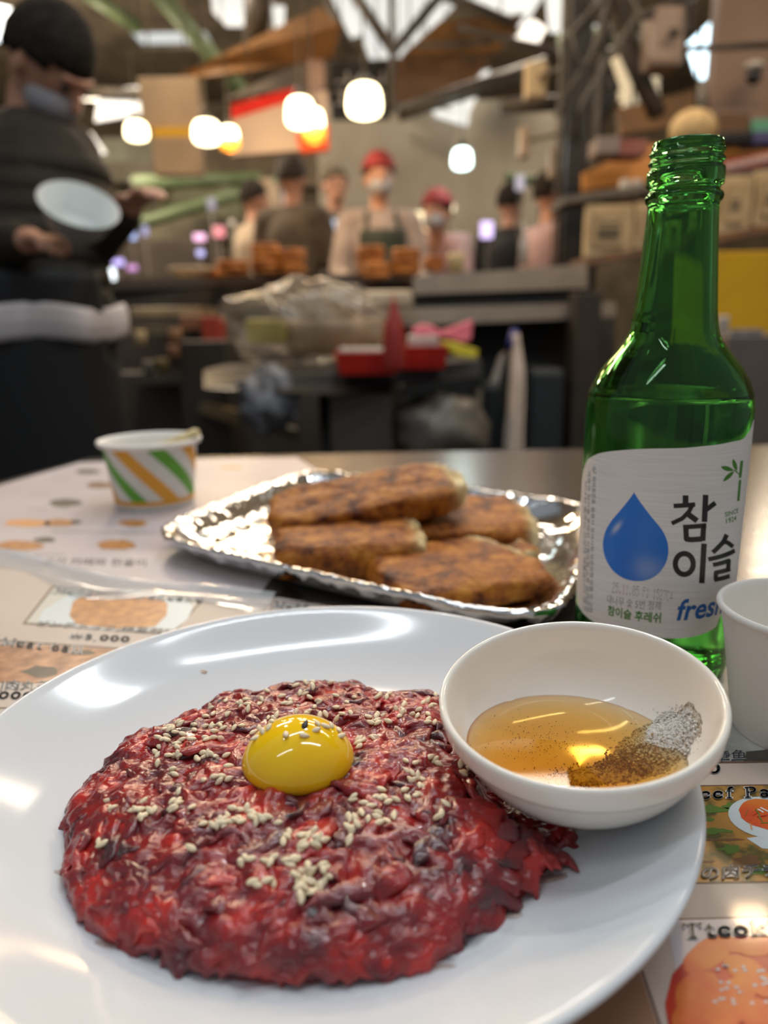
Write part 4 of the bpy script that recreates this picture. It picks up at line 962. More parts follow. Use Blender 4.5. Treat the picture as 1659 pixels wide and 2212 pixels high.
def beam(name, a, b, r, m, label, cat, group=None, parent=None, n=8):
    pa, pb = at(*a), at(*b)
    o = MB().tube([pa, pb], r, n).build(name, m, parent, origin=None if parent else pa)
    if not parent: tag(o, label, cat, group)
    return o
def fbox(x0, y0, x1, y1, d, th):                               # an upright box whose front face spans this view rectangle at distance d
    c = at((x0+x1)/2, (y0+y1)/2, d); w = (x1-x0)*d/F; h = (y1-y0)*d/F
    return (c.x, c.y+th/2, c.z), (w, th, h)
def bbox_(name, x0, y0, x1, y1, d, th, m, label=None, cat=None, group=None, parent=None, bevel=.004, rz=0):
    c, s = fbox(x0, y0, x1, y1, d, th)
    o = MB().box(c, s, rz).build(name, m, parent, origin=None if parent else (c[0], c[1], c[2]-s[2]/2), smooth=False, bevel=bevel)
    if not parent: tag(o, label, cat, group)
    return o
def slabp(name, pts, th, m, label=None, cat=None, group=None, parent=None):    # pts (px, py, d), extruded back by th
    P_ = [at(*p) for p in pts]
    o = MB().prism(P_, (0, th, 0)).build(name, m, parent, origin=None if parent else P_[0], smooth=False)
    if not parent: tag(o, label, cat, group)
    return o

# roof steelwork
for k, (a, b, r, m) in enumerate([((330, -30, 6), (560, 240, 7.5), .07, M_greenst), ((150, -40, 6), (300, 60, 6.5), .06, M_greenst), ((-20, 330, 10), (330, 310, 10), .06, M_greenst),
        ((290, 395, 7), (560, 385, 8), .07, M_greenst), ((180, 520, 7), (640, 380, 7.8), .06, M_greenst), ((990, 265, 6.5), (1200, 262, 6.5), .05, M_greenst), ((1090, 380, 6), (1210, 400, 6), .04, M_greenst),
        ((1210, 95, 5), (1400, 70, 5), .07, M_greenst)]):
    beam('roof_beam', a, b, r, m, ['long green roof beam sloping down at upper left', 'short green roof beam at the very top left', 'thin green beam behind the seated person shoulder height', 'green beam under the beige hanging box', 'sloping green rail low at left behind the hands', 'green beam right of the cool round lamp', 'short green beam above the pink coat', 'green beam between pole and hanging heater'][k], 'beam')
for k, (a, b, r) in enumerate([((760, -20, 4.6), (850, 110, 4.6), .035), ((850, 110, 4.6), (960, -20, 4.6), .03), ((960, -10, 4.6), (1110, 50, 4.6), .035), ((560, -20, 4.6), (555, 110, 5), .09), ((845, -20, 4.4), (848, 240, 4.4), .02), ((860, 245, 4.6), (1180, 140, 4.6), .05),
        ((700, -20, 5), (760, 110, 5), .03), ((990, 60, 4.4), (1200, 110, 4.4), .02), ((900, 100, 4.4), (1060, 92, 4.4), .015), ((1300, -20, 3.6), (1420, 250, 3.6), .045), ((130, 200, 6), (420, 210, 6), .05), ((1080, 230, 4), (1250, 220, 4), .04),
        ((1500, -10, 3.4), (1380, 40, 3.4), .02), ((1480, 105, 3.2), (1680, 96, 3.2), .014), ((1250, 170, 3.4), (1330, 110, 3.4), .02)]):
    beam('roof_strut', a, b, r, M_brownst, ['dark strut sloping left of the top centre', 'dark strut rising right of the top centre', 'dark strut above the upper brown board', 'thick dark upright post at top left of centre', 'thin hanger rod above the brightest bulb', 'dark pipe rising right below the brown boards', 'dark strut above the lower end of left board', 'thin dark strut crossing the upper brown board', 'thin hanger between brown boards', 'thick dark strut sloping beside the hanging heater', 'dark rail at upper left behind the masked head', 'dark rail just left of the tall pole', 'thin strut at top right above the bright lamp', 'thin black bar crossing the bright bluish lamp', 'short dark brace right of the tall pole'][k], 'strut')
# pale roof sheets seen between the struts
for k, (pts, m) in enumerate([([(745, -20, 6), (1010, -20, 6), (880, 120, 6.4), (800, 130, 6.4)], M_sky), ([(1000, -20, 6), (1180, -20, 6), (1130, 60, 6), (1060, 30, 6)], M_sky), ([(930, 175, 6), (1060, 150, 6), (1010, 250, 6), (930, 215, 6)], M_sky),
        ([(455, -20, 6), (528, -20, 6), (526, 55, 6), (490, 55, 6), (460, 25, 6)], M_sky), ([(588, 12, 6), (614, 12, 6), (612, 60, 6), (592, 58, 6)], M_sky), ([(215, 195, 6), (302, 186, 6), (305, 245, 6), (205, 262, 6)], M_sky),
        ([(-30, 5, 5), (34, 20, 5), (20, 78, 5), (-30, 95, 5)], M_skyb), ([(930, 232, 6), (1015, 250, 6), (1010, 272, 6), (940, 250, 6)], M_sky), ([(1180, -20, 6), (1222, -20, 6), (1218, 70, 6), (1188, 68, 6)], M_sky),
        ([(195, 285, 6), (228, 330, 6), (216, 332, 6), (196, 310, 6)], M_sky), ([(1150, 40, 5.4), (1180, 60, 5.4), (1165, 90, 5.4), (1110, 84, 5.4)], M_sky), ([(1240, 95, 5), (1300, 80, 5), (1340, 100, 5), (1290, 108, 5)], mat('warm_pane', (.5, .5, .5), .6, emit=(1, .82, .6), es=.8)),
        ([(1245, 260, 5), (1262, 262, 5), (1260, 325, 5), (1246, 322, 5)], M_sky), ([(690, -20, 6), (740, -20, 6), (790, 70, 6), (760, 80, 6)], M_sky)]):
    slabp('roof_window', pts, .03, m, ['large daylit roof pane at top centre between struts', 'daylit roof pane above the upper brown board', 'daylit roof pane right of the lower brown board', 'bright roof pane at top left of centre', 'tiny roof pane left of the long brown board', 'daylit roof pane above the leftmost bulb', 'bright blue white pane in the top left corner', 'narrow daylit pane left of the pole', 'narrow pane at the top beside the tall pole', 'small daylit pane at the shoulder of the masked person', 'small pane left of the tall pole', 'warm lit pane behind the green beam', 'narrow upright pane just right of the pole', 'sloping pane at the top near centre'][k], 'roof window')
# brown boards
slabp('awning_board', [(372, 168, 4.8), (452, 130, 4.8), (690, 15, 4.4), (735, 55, 4.4), (720, 120, 4.6), (470, 165, 4.9)], .05, M_wbrown, 'long brown awning board sloping up above the bulbs', 'board')
slabp('awning_board', [(868, 118, 4.6), (950, 45, 4.6), (1135, 28, 4.6), (1102, 82, 4.6), (1075, 112, 4.6)], .05, M_wbrown, 'upper brown awning board right of the brightest bulb', 'board')
slabp('awning_board', [(840, 125, 4.85), (1062, 126, 4.85), (1020, 182, 4.85), (985, 210, 4.85), (842, 238, 4.85)], .05, D('dark_brown_board', (118, 88, 62), (98, 74, 54), .6, ns=5), 'lower darker brown board right of the brightest bulb', 'board')
slabp('awning_board', [(640, 140, 5.3), (860, 125, 5.3), (850, 175, 5.3), (560, 200, 5.3), (480, 215, 5.3)], .05, D('shade_board', (92, 80, 66), (74, 64, 54), .7, ns=4), 'dull grey brown board behind the hanging bulbs', 'board')
slabp('awning_board', [(1335, 235, 3.6), (1505, 192, 3.6), (1508, 262, 3.6), (1342, 290, 3.6)], .05, M_wbrown, 'orange brown board above the bottle neck, left of it', 'board')
slabp('awning_board', [(1262, 372, 3.36), (1400, 312, 3.36), (1680, 300, 3.36), (1680, 345, 3.36), (1410, 392, 3.36), (1262, 410, 3.36)], .05, D('orange_fascia', (188, 128, 56), (166, 108, 44), .6, ns=4), 'orange yellow fascia board behind the bottle mouth', 'board')
# hanging boxes and signs
hb = thing('hanging_box', 'beige hanging box sign with a yellow stripe, left of the bulbs', 'sign', at(365, 375, 4.6))
bbox_('upper_panel', 302, 172, 430, 276, 4.6, .12, M_beige, parent=hb); bbox_('yellow_stripe', 328, 276, 432, 298, 4.59, .13, M_yel, parent=hb); bbox_('lower_panel', 330, 298, 432, 374, 4.6, .12, M_beige, parent=hb)
sg = thing('lit_sign', 'white sign with a red band behind the warm bulbs', 'sign', at(600, 330, 4.3))
slabp('sign_face', [(500, 250, 4.3), (640, 205, 4.3), (708, 196, 4.3), (708, 320, 4.3), (500, 336, 4.3)], .08, mat('sign_white', srgb(186, 164, 146), .6, emit=(1, .72, .5), es=.02), parent=sg)
slabp('red_band', [(500, 226, 4.28), (638, 188, 4.28), (640, 212, 4.28), (500, 256, 4.28)], .08, M_red, parent=sg)
slabp('red_foot', [(640, 290, 4.28), (709, 268, 4.28), (709, 322, 4.28), (650, 328, 4.28)], .08, mat('sign_orange', srgb(226, 70, 20), .5, emit=(1, .25, .05), es=.15), parent=sg)
bbox_('banner', 662, 132, 702, 262, 4.7, .02, D('pink_banner', (186, 150, 128), (170, 136, 116), .6, ns=6), 'narrow pinkish upright banner beside the bulbs', 'banner')
b2 = bbox_('banner', 714, 140, 842, 252, 4.9, .03, M_blackst, 'dark banner with white lettering behind the brightest bulb', 'banner')
for i in range(3):
    for j in range(2):
        x = 726+i*38; y = 150+j*46
        for a, b, c, d in ((0, 0, 26, 5), (10, 5, 16, 22), (0, 24, 28, 29), (22, 6, 27, 30)): bbox_('stroke', x+a, y+b, x+c, y+d, 4.88, .02, M_white, parent=b2, bevel=0)
b3 = bbox_('framed_board', 738, 262, 892, 322, 6.3, .04, D('maroon_frame', (112, 84, 72), (96, 72, 62), .6, ns=5), 'brown framed notice board on the pale wall above the cook', 'board')
bbox_('board_face', 750, 272, 880, 312, 6.27, .03, D('board_grey', (136, 122, 108), (124, 110, 98), .6, ns=5), parent=b3)
bbox_('notice', 896, 250, 978, 300, 6.3, .03, D('dark_notice', (70, 68, 60), (88, 86, 76), .6, ns=30), 'dark notice left of the cool round lamp', 'notice')
# pale partition behind the cooks
S(bbox_('wall_partition', 690, 240, 1215, 640, 6.4, .06, D('pale_partition', (170, 162, 146), (150, 142, 126), .6, ns=2)))
for k, (x0, x1, m, l) in enumerate([(1262-100, 1210, M_pinkwall, 'a')]): pass

# lamps
def bulb(px, py, d, w, h, es, col, label, shade=False, grp=None):
    c = at(px, py, d); r = w/2*d/F; hh = h/2*d/F
    t = thing('pendant_bulb', label, 'lamp', c, grp)
    g = MB().ball(c, (r, r, hh), 24, fn=lambda v: Vector((v.x, v.y, 0)).normalized()*((1-min(abs(v.z), 1)**3.4)**(1/3.4))*(1-.08*v.z)+Vector((0, 0, v.z)) if abs(v.z) < .999 else v); g.build('glass_bulb', mat('lamp_glow', (1, .9, .7), .5, emit=col, es=es), t)
    MB().lathe([(r*.45, 0), (r*.42, .03), (r*.2, .05), (.004, .06)], c+Vector((0, 0, hh*.9)), 16).build('cap', M_blackst, t)
    MB().tube([c+Vector((0, 0, hh)), Vector((c.x, c.y, CZ-.1))], .004, 6).build('cord', M_blackst, t)
    if shade: MB().lathe([(r*.7, hh*.1), (r*1.15, -hh*.8), (r*1.0, -hh*1.5), (r*.4, -hh*1.7)], c, 20).build('amber_shade', mat('amber_glow', (.9, .4, .05), .5, emit=(1, .42, .04), es=1.3), t)
    l = bpy.data.lights.new('bulb_light', 'POINT'); l.energy = 7 if es > 5 else 4; l.color = (1, .68, .36) if col[2] < .8 else (.8, 1, 1); l.shadow_soft_size = r*1.4
    lo = bpy.data.objects.new('bulb_light', l); lo.location = c-Vector((0, r*2.2, 0)); COL.objects.link(lo)
WC = (1, .86, .52)
bulb(295, 283, 3.9, 48, 38, 6, WC, 'smallest warm bulb, leftmost, left of the beige box')
bulb(446, 286, 3.7, 58, 48, 7, WC, 'warm bulb at the foot of the beige box')
bulb(495, 292, 4.0, 40, 36, 6, WC, 'warm bulb with amber shade touching the white sign', True)
bulb(648, 243, 3.6, 60, 60, 7, WC, 'warm bulb in front of the red banded sign')
bulb(678, 262, 3.9, 44, 50, 6, WC, 'warm bulb with amber shade at the corner of the sign', True)
bulb(787, 218, 3.4, 74, 66, 7, WC, 'largest warm bulb, near the top centre')
bulb(998, 343, 4.6, 42, 42, 5, (.72, 1, .97), 'cool white round bulb right of the red cap')
# small coloured lights deep in the hall, each on a thin upright of a stall rack
FRAMES = [(thing('stall_light_rack', l, 'rack', at(x, 1500, d)), d) for x, d, l in ((380, 5.5, 'rack of small coloured lit panels far down the hall at left'), (690, 5.45, 'rack of red and blue lit panels left of the red capped cook'), (940, 5.0, 'rack of warm lit cards between the two cooks'), (1140, 5.1, 'rack of violet and white lit panels left of the tall post'))]
for k, (x, y, w, h, c, e, l) in enumerate([(430, 512, 24, 14, (1, .5, .8), 1.6, 'small pink lit sign far left of the food stacks'), (472, 500, 24, 22, (1, .22, .3), 1.0, 'small red lit sign above the brown food'), (285, 508, 14, 16, (.35, .5, 1), 1.4, 'small blue lit screen right of the hands'),
        (312, 498, 10, 20, (.4, .45, 1), .7, 'dim narrow blue screen far left'), (254, 566, 22, 12, (.5, .42, 1), 1.6, 'violet lit sign beside the dark jacket'), (284, 578, 20, 10, (.8, .3, .9), .9, 'magenta lit sign by the dark jacket'), (236, 592, 20, 24, (.85, .95, 1), 3, 'round white light beside the dark jacket'),
        (432, 546, 14, 12, (.5, .5, 1), 1.5, 'small blue light over the pale plate'), (694, 566, 12, 12, (1, .8, .5), 2.2, 'tiny warm light above the plastic bag'), (690, 494, 34, 26, (1, .1, .06), .6, 'red lit sign left of the cook'), (724, 488, 12, 26, (.5, .7, 1), .8, 'thin pale blue light left of the cook'),
        (617, 420, 14, 90, (.55, .75, 1), .35, 'tall faint blue light strip beside the dark heads'), (918, 466, 36, 20, (1, .8, .45), 1.7, 'warm lit card between the two cooks'), (966, 448, 34, 14, (1, .8, .5), 1.7, 'tilted warm lit card by the second red cap'), (916, 490, 30, 18, (1, .6, .3), 1.2, 'amber lit card under the warm card'),
        (1052, 496, 26, 34, (.72, .55, 1), 1.6, 'pale violet lit screen right of the second cook'), (1167, 410, 20, 36, (.75, .7, 1), 1.0, 'upright violet white light beside the pole'), (1124, 394, 18, 30, (.8, .72, .9), .5, 'upright dim violet light left of the pole'), (943, 505, 34, 30, (1, .3, .2), .4, 'dim red lit panel between the cooks'),
        (247, 538, 14, 16, (1, .6, .25), .9, 'tiny amber light by the dark jacket'), (500, 480, 10, 10, (.9, .7, .5), .8, 'tiny warm light left of the heads'), (456, 440, 16, 24, (.45, .45, .75), .35, 'faint blue screen far down the hall'), (1262-30, 612, 14, 26, (.9, .95, 1), .5, 'small white light at the counter end')]):
    fr_ = FRAMES[0 if x < 560 else (1 if x < 800 else (2 if x < 1075 else 3))]
    o = bbox_('lit_panel', x-w/2, y-h/2, x+w/2, y+h/2, fr_[1], .03, mat('panel_glow', (.3, .3, .3), .5, emit=c, es=e), parent=fr_[0]); o['label'] = l
    q_ = at(x, y, fr_[1]+.04); MB().tube([(q_.x, q_.y, .02), (q_.x, q_.y, q_.z)], .008, 6).build('upright', M_brownst, fr_[0])
# stalls down the left of the hall
for k, (x0, y0, x1, y1, d, m, l) in enumerate([(180, 410, 520, 470, 9, D('aisle_a', (112, 110, 86), (92, 92, 70), .7, ns=3), 'greenish stall roof far down the hall at left'), (200, 470, 640, 520, 8, D('aisle_b', (98, 92, 74), (76, 70, 56), .7, ns=3), 'grey brown stall front far down the hall'),
        (220, 300, 330, 350, 8.9, D('aisle_c', (130, 132, 116), (112, 110, 94), .7, ns=4), 'pale stall roof under the leftmost bulb'), (225, 350, 330, 392, 8.2, D('aisle_d', (88, 84, 70), (100, 92, 80), .7, ns=4), 'dark stall sign under the pale roof'), (240, 520, 440, 600, 6.2, D('aisle_e', (82, 74, 64), (66, 58, 50), .7, ns=4), 'dark stall front left of the food stacks'),
        (430, 300, 700, 400, 10.2, D('aisle_f', (120, 104, 84), (100, 86, 70), .7, ns=3), 'brown stall canopy below the red banded sign'), (540, 390, 590, 500, 6.6, D('aisle_g', (176, 156, 130), (150, 130, 106), .6, ns=5), 'pale upright curtain left of the heads')]):
    o = bbox_('market_stall', x0, y0, x1, y1, d, .5, m, l, 'stall')
    for x in (x0+4, x1-4): q_ = at(x, (y0+y1)/2, d+.15); MB().tube([(q_.x, q_.y, .01), (q_.x, q_.y, q_.z)], .03, 8).build('upright', M_brownst, o)
STALL = bpy.data.objects['market_stall']
for k in range(7): bbox_('price_card', 270+k*34, 404+(k % 2)*4, 290+k*34, 424+(k % 2)*4, 8.98, .02, M_white, parent=STALL, bevel=0)

# tall pole cluster right of centre
pole = thing('utility_pole', 'thick dark post with pipes and cables right of centre', 'post', at(1222, 1500, 3.7)); b_ = at(1225, 700, 3.7)
MB().box((b_.x, b_.y, 2.3), (.10, .10, 4.6)).build('post', M_blackst, pole, smooth=False)
for dx, r, m in ((-.075, .012, M_brownst), (.075, .018, M_grey), (.10, .010, M_blackst), (-.10, .008, M_grey)):
    MB().tube([(b_.x+dx, b_.y-.05, .02), (b_.x+dx+.01, b_.y-.05, 2.2), (b_.x+dx, b_.y-.05, 4.55)], r, 8).build('pipe', m, pole)
R = random.Random(9)
for k in range(9):
    x = b_.x+R.uniform(-.09, .12); z = R.uniform(1.6, 2.6)
    MB().tube([(x, b_.y-.08, z), (x+R.uniform(-.12, .2), b_.y-.12, z+.15), (x+R.uniform(-.05, .3), b_.y-.1, z+.5), (x, b_.y-.08, z+.9)], .008, 6).build('cable', M_blackst if k % 2 else M_grey, pole)
for (x, y, w, h, m) in ((1160, 170, 46, 70, M_cream), (1135, 305, 22, 60, M_beige), (1250, 200, 40, 40, M_brownst), (1198, 350, 18, 60, M_beige), (1300, 190, 30, 44, M_blackst)):
    jb = bbox_('junction_box', x-w/2, y-h/2, x+w/2, y+h/2, 3.62, .08, m, parent=pole, bevel=.01); q_ = at(x, y, 3.64); MB().tube([q_, (b_.x, b_.y-.04, q_.z)], .01, 6).build('bracket', M_brownst, pole); jb['label'] = {1160: 'cream meter box left of the tall post', 1135: 'narrow beige box low left of the tall post', 1250: 'brown box on the right of the tall post', 1198: 'narrow beige box against the tall post', 1300: 'black speaker box right of the tall post'}[x]
MB().tube([at(1205, 250, 3.5), at(1250, 140, 3.5), at(1300, 100, 3.5), at(1330, 190, 3.5), at(1290, 280, 3.5)], .02, 8).build('hose', M_blackst, origin=at(1205, 250, 3.5)); tag(bpy.data.objects['hose'], 'thick black hose looping beside the tall post', 'hose')

# upper right
sh = thing('ribbed_lampshade', 'pale ribbed lantern shade right of the tall post', 'lamp', at(1360, 185, 4.2))
c = at(1358, 178, 4.2)
M_rib = mat('ribbed_glow', srgb(206, 186, 146), .6, emit=(1, .86, .62), es=.42)
for k in range(7):
    w_ = .17-.012*k if k else .15; MB().box((c.x+.012*k, c.y, c.z+.10-.034*k), (w_*1.6, .2, .026), 0, 0, .12).build('rib', M_rib, sh, smooth=False, bevel=.006)
hv = thing('hanging_heater', 'beige rounded heater hanging at upper right', 'heater', at(1440, 130, 3.4))
bbox_('casing', 1408, 15, 1482, 135, 3.4, .18, D('heater_beige', (160, 138, 120), (142, 120, 104), .5, ns=4), parent=hv, bevel=.03)
MB().tube([at(1445, 70, 3.36), at(1465, 72, 3.36)], .02, 10).build('knob', M_brownst, hv); bbox_('bracket', 1470, -10, 1500, 60, 3.5, .06, M_brownst, parent=hv)
bl = thing('daylit_opening', 'bright bluish wedge shaped lamp crossed by a black bar, upper right', 'lamp', at(1515, 110, 3.9))
slabp('upper_pane', [(1488, 92, 3.9), (1535, 48, 3.9), (1540, 98, 3.9), (1500, 100, 3.9)], .04, mat('blue_glow', (.5, .6, .7), .5, emit=(.66, .88, 1), es=3.6), parent=bl)
slabp('lower_pane', [(1494, 110, 3.9), (1538, 112, 3.9), (1538, 150, 3.9), (1524, 168, 3.9), (1510, 160, 3.9)], .04, bpy.data.materials['blue_glow'], parent=bl)
bbox_('wall_panel', 1545, -40, 1760, 305, 3.5, .1, M_pinkwall, 'wide pinkish brown wall panel at the top right', 'panel')
cm = thing('security_camera', 'small black dome camera on the pinkish panel', 'camera', at(1628, 166, 3.3))
MB().ball(at(1628, 166, 3.36), .034, 14).build('dome', mat('dome_black', (.01, .01, .012), .15), cm); MB().lathe([(.0, .0), (.045, 0), (.045, .02), (.03, .03)], at(1628, 150, 3.40), 20).build('mount', M_white, cm)
ln = thing('woven_lantern', 'round cream lantern behind the bottle mouth', 'lantern', at(1495, 290, 3.0))
MB().ball(at(1497, 282, 3.0), (.095, .08, .082), 20).build('lantern_shell', D('lantern_cream', (196, 170, 122), (166, 138, 92), .7, ns=40), ln)
MB().tube([at(1516, 180, 3.0), at(1510, 246, 3.0)], .02, 8).build('stem', M_grey, ln)
for k, (x0, y0, x1, y1, m, l) in enumerate([(1550, 245, 1620, 285, D('bk', (96, 70, 46), None), 'brown carton on the ledge right of the lantern'), (1560, 285, 1625, 306, M_blackst, 'black carton on the ledge right of the lantern'), (1625, 258, 1700, 284, D('tl', (90, 150, 120), None), 'teal carton at the right edge on the ledge'), (1628, 284, 1700, 308, D('nv', (70, 70, 110), None), 'navy carton at the right edge under the teal one'), (1340, 302, 1400, 334, D('rd', (128, 60, 54), (140, 90, 80), ns=9), 'dull red carton left of the bottle mouth'), (1290, 296, 1340, 330, D('gy', (130, 116, 110), None), 'greyish carton beside the dull red one')]):
    bbox_('carton', x0, y0, x1, y1, 3.15, .14, m, l, 'carton')
rb_ = thing('red_strip_sign', 'red strip sign with white marks right of the bottle mouth', 'sign', at(1610, 370, 3.05))
slabp('red_face', [(1562, 350, 3.05), (1700, 322, 3.05), (1700, 345, 3.05), (1562, 378, 3.05)], .03, D('rs', (176, 60, 62), (150, 50, 52), ns=6), parent=rb_)
for k in range(6): bbox_('white_mark', 1572+k*18, 352-k*4, 1582+k*18, 364-k*4, 3.03, .02, M_white, parent=rb_, bevel=0)
sf = thing('wall_shelf', 'dark shelf rail carrying framed cream cards behind the bottle neck', 'shelf', at(1400, 440, 3.0))
slabp('shelf_board', [(1218, 424, 3.0), (1700, 352, 3.0), (1700, 368, 3.0), (1218, 440, 3.0)], .25, M_brownst, parent=sf); slabp('lower_rail', [(1262, 556, 3.0), (1700, 478, 3.0), (1700, 494, 3.0), (1262, 574, 3.0)], .25, D('lr', (110, 76, 44), (80, 56, 36), ns=8), parent=sf)
for k, (x0, y0, x1, y1, l) in enumerate([(1266, 446, 1366, 552, 'framed cream card on the shelf, leftmost, left of the bottle'), (1374, 440, 1470, 540, 'framed cream card hidden mostly by the bottle neck'), (1556, 384, 1624, 500, 'framed cream card right of the bottle neck'), (1632, 372, 1710, 484, 'framed cream card at the right edge')]):
    f_ = bbox_('framed_card', x0, y0, x1, y1, 2.98, .04, M_cream, l, 'framed card'); x = (x0+x1)/2
    bbox_('inner_border', x0+14, y0+16, x1-14, y1-22, 2.968, .012, D('ib', (180, 156, 118), (160, 136, 100), ns=20), parent=f_, bevel=0)
    for j in range(3): bbox_('ink_line', x0+26, y0+34+j*12, x1-26, y0+40+j*12, 2.962, .008, M_inkbg, parent=f_, bevel=0)
bbox_('back_board', 1262, 395, 1395, 440, 3.46, .03, D('bb', (168, 120, 54), (150, 104, 46), ns=8), 'yellowish board behind the shelf left of the bottle', 'board')
for k, (x, m) in enumerate([(1352, M_white), (1378, M_white)]): bbox_('white_box', x-8, 388, x+8, 432, 3.1, .05, m, ['slim white box on the shelf beside the bottle neck', 'slim white box on the shelf touching the bottle neck'][k], 'box')
ys = bbox_('yellow_screen', 1440, 548, 1760, 722, 2.6, .05, M_yel, 'broad yellow panel behind the bottle at right', 'panel')
bbox_('side_counter', 1560, 728, 1800, 1020, 2.3, .6, D('sc', (112, 100, 92), (98, 88, 80), .35, ns=3), 'grey side counter at the right edge below the yellow panel', 'counter')
bbox_('napkin_box', 1580, 712, 1650, 734, 2.3, .1, D('nb', (130, 130, 130), (70, 80, 90), ns=40), 'silvery napkin box on the side counter', 'box')
c = at(1560, 720, 2.4); o = MB().lathe([(0, 0), (.016, 0), (.018, .05), (.018, .055), (0, .055)], c, 20).build('small_cup', M_white, origin=c); tag(o, 'small white cup on the side counter beside the bottle', 'cup')

# main stall counter
ct = thing('food_counter', 'steel food counter with two ledges in front of the cooks', 'counter', at(1080, 1200, 3.0))
slabp('upper_ledge', [(892, 598, 2.9), (1268, 570, 2.9), (1270, 622, 2.9), (894, 636, 2.9)], .5, M_counter, parent=ct)
slabp('ledge_slot', [(894, 636, 2.95), (1270, 622, 2.95), (1270, 650, 2.95), (894, 662, 2.95)], .4, M_blackst, parent=ct)
slabp('lower_ledge', [(780, 668, 2.8), (1330, 652, 2.8), (1330, 684, 2.8), (880, 704, 2.8), (780, 690, 2.8)], .55, M_counter, parent=ct)
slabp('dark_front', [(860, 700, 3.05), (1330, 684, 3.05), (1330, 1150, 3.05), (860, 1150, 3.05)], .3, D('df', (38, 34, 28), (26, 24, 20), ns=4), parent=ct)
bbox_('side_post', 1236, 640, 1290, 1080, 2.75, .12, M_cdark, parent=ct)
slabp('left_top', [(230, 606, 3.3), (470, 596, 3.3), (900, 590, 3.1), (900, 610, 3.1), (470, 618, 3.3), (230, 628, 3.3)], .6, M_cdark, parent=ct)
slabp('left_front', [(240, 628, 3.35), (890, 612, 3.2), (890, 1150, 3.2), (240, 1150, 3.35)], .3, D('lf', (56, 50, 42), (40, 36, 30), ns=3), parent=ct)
bbox_('pale_shelf', 282, 664, 432, 684, 2.9, .3, D('ps', (166, 146, 110), (130, 112, 84), .4, ns=10), 'pale narrow shelf left of the plastic bag', 'shelf')
bbox_('shelf_panel', 286, 684, 430, 724, 2.92, .28, D('sp', (104, 92, 72), (84, 74, 58), ns=8), 'dull olive tray under the pale shelf', 'tray')
bbox_('red_tub', 436, 684, 474, 738, 2.8, .12, D('rt', (150, 52, 36), None), 'dark red tub left of the plastic bag', 'tub')
bbox_('brown_tub', 388, 682, 434, 712, 2.82, .12, D('bt', (130, 84, 58), None), 'brown tub beside the dark red tub', 'tub')
for k, (x, y, w, m) in enumerate([(304, 732, 26, M_cream), (380, 728, 28, D('tj', (150, 110, 76), None)), (352, 792, 30, D('tk', (96, 84, 48), None)), (322, 796, 24, M_grey), (376, 764, 26, D('tm', (120, 84, 60), None))]):
    c = at(x, y+14, 2.6); r = w/2*2.6/F
    o = MB().lathe([(0, 0), (r*.8, 0), (r, .03), (r, .045), (r*.9, .05), (0, .05)], c, 20).build('food_tub', m, origin=c); tag(o, ['round cream tub under the pale shelf', 'round tan tub under the pale shelf', 'olive tub lowest in the stall shelving', 'grey tub beside the lowest olive tub', 'brown tub below the tan tub'][k], 'tub')
S(bbox_('trim_1', 240, 805, 480, 830, 3.0, .3, D('t1', (66, 60, 52), None)))
slabp('bench_rail', [(420, 862, 2.7), (640, 930, 2.5), (640, 956, 2.5), (420, 888, 2.7)], .06, D('br', (96, 82, 52), (78, 66, 42), ns=6), 'olive wooden bench rail low in the middle', 'rail')

# stacks of fried pancakes on the counter
def disc_mesh(r, h, m, sd):
    b = MB(); b.lathe([(0, 0), (r*.9, 0), (r, h*.3), (r*1.01, h*.6), (r*.93, h), (0, h*1.02)], (0, 0, 0), 22, fn=lambda q, w, i: Vector((q.x*(1+.05*math.sin(3*w+sd)), q.y*(1+.05*math.sin(3*w+sd)), q.z)))
    me = b.mesh('fried_pancake'); me.shade_smooth(); me.materials.append(m); return me
M_st = D('stack_brown', (200, 128, 52), (150, 84, 32), .6, ns=24)
dm = [disc_mesh(.062, .017, M_st, i) for i in range(3)]; dp_ = None
R = random.Random(2)
for (px, py, d, n, s, l) in [(575, 592, 3.15, 6, 1.0, 'left high stack'), (632, 590, 3.15, 5, .95, 'second stack from the left'), (505, 597, 3.1, 3, 1.05, 'low leftmost stack'), (800, 596, 3.05, 6, .95, 'tall stack in front of the cook'), (815, 600, 2.9, 3, .85, 'short front stack'),
                             (878, 592, 3.0, 5, .95, 'stack right of the cook'), (936, 586, 3.05, 4, .7, 'narrow rightmost stack'), (460, 600, 3.2, 2, .9, 'flat pile beside the pale plate')]:
    g = at(px, py, d)
    for k in range(n):
        if dp_ is None: o = bpy.data.objects.new('fried_pancake', dm[0]); dp_ = o
        else: o = dp_.copy(); o.data = dm[R.randrange(3)]
        COL.objects.link(o); o.location = (g.x+R.uniform(-.006, .006), g.y+R.uniform(-.006, .006), g.z+.0175*s*k*1.15); o.scale = (s, s, s*1.15); o.rotation_euler = (0, 0, R.uniform(0, 6))
        tag(o, ['bottom', 'second', 'third', 'fourth', 'fifth', 'sixth'][k]+' from the bottom of the '+l+' of fried pancakes', 'pancake', 'pancakes in the '+l)
c = at(415, 596, 3.1); o = MB().lathe([(0, 0), (.06, 0), (.10, .03), (.098, .032), (.055, .006), (0, .006)], c, 28).build('serving_plate', D('spl', (210, 186, 150), None, .4), origin=c); tag(o, 'pale plate on the counter left of the pancake stacks', 'plate')
c = at(985, 590, 3.0); o = MB().lathe([(0, 0), (.03, 0), (.034, .06), (.034, .075), (.028, .076), (0, .076)], c, 20).build('condiment_jar', D('cj', (196, 176, 130), None, .4), origin=c); tag(o, 'cream jar on the counter right of the pancake stacks', 'jar')
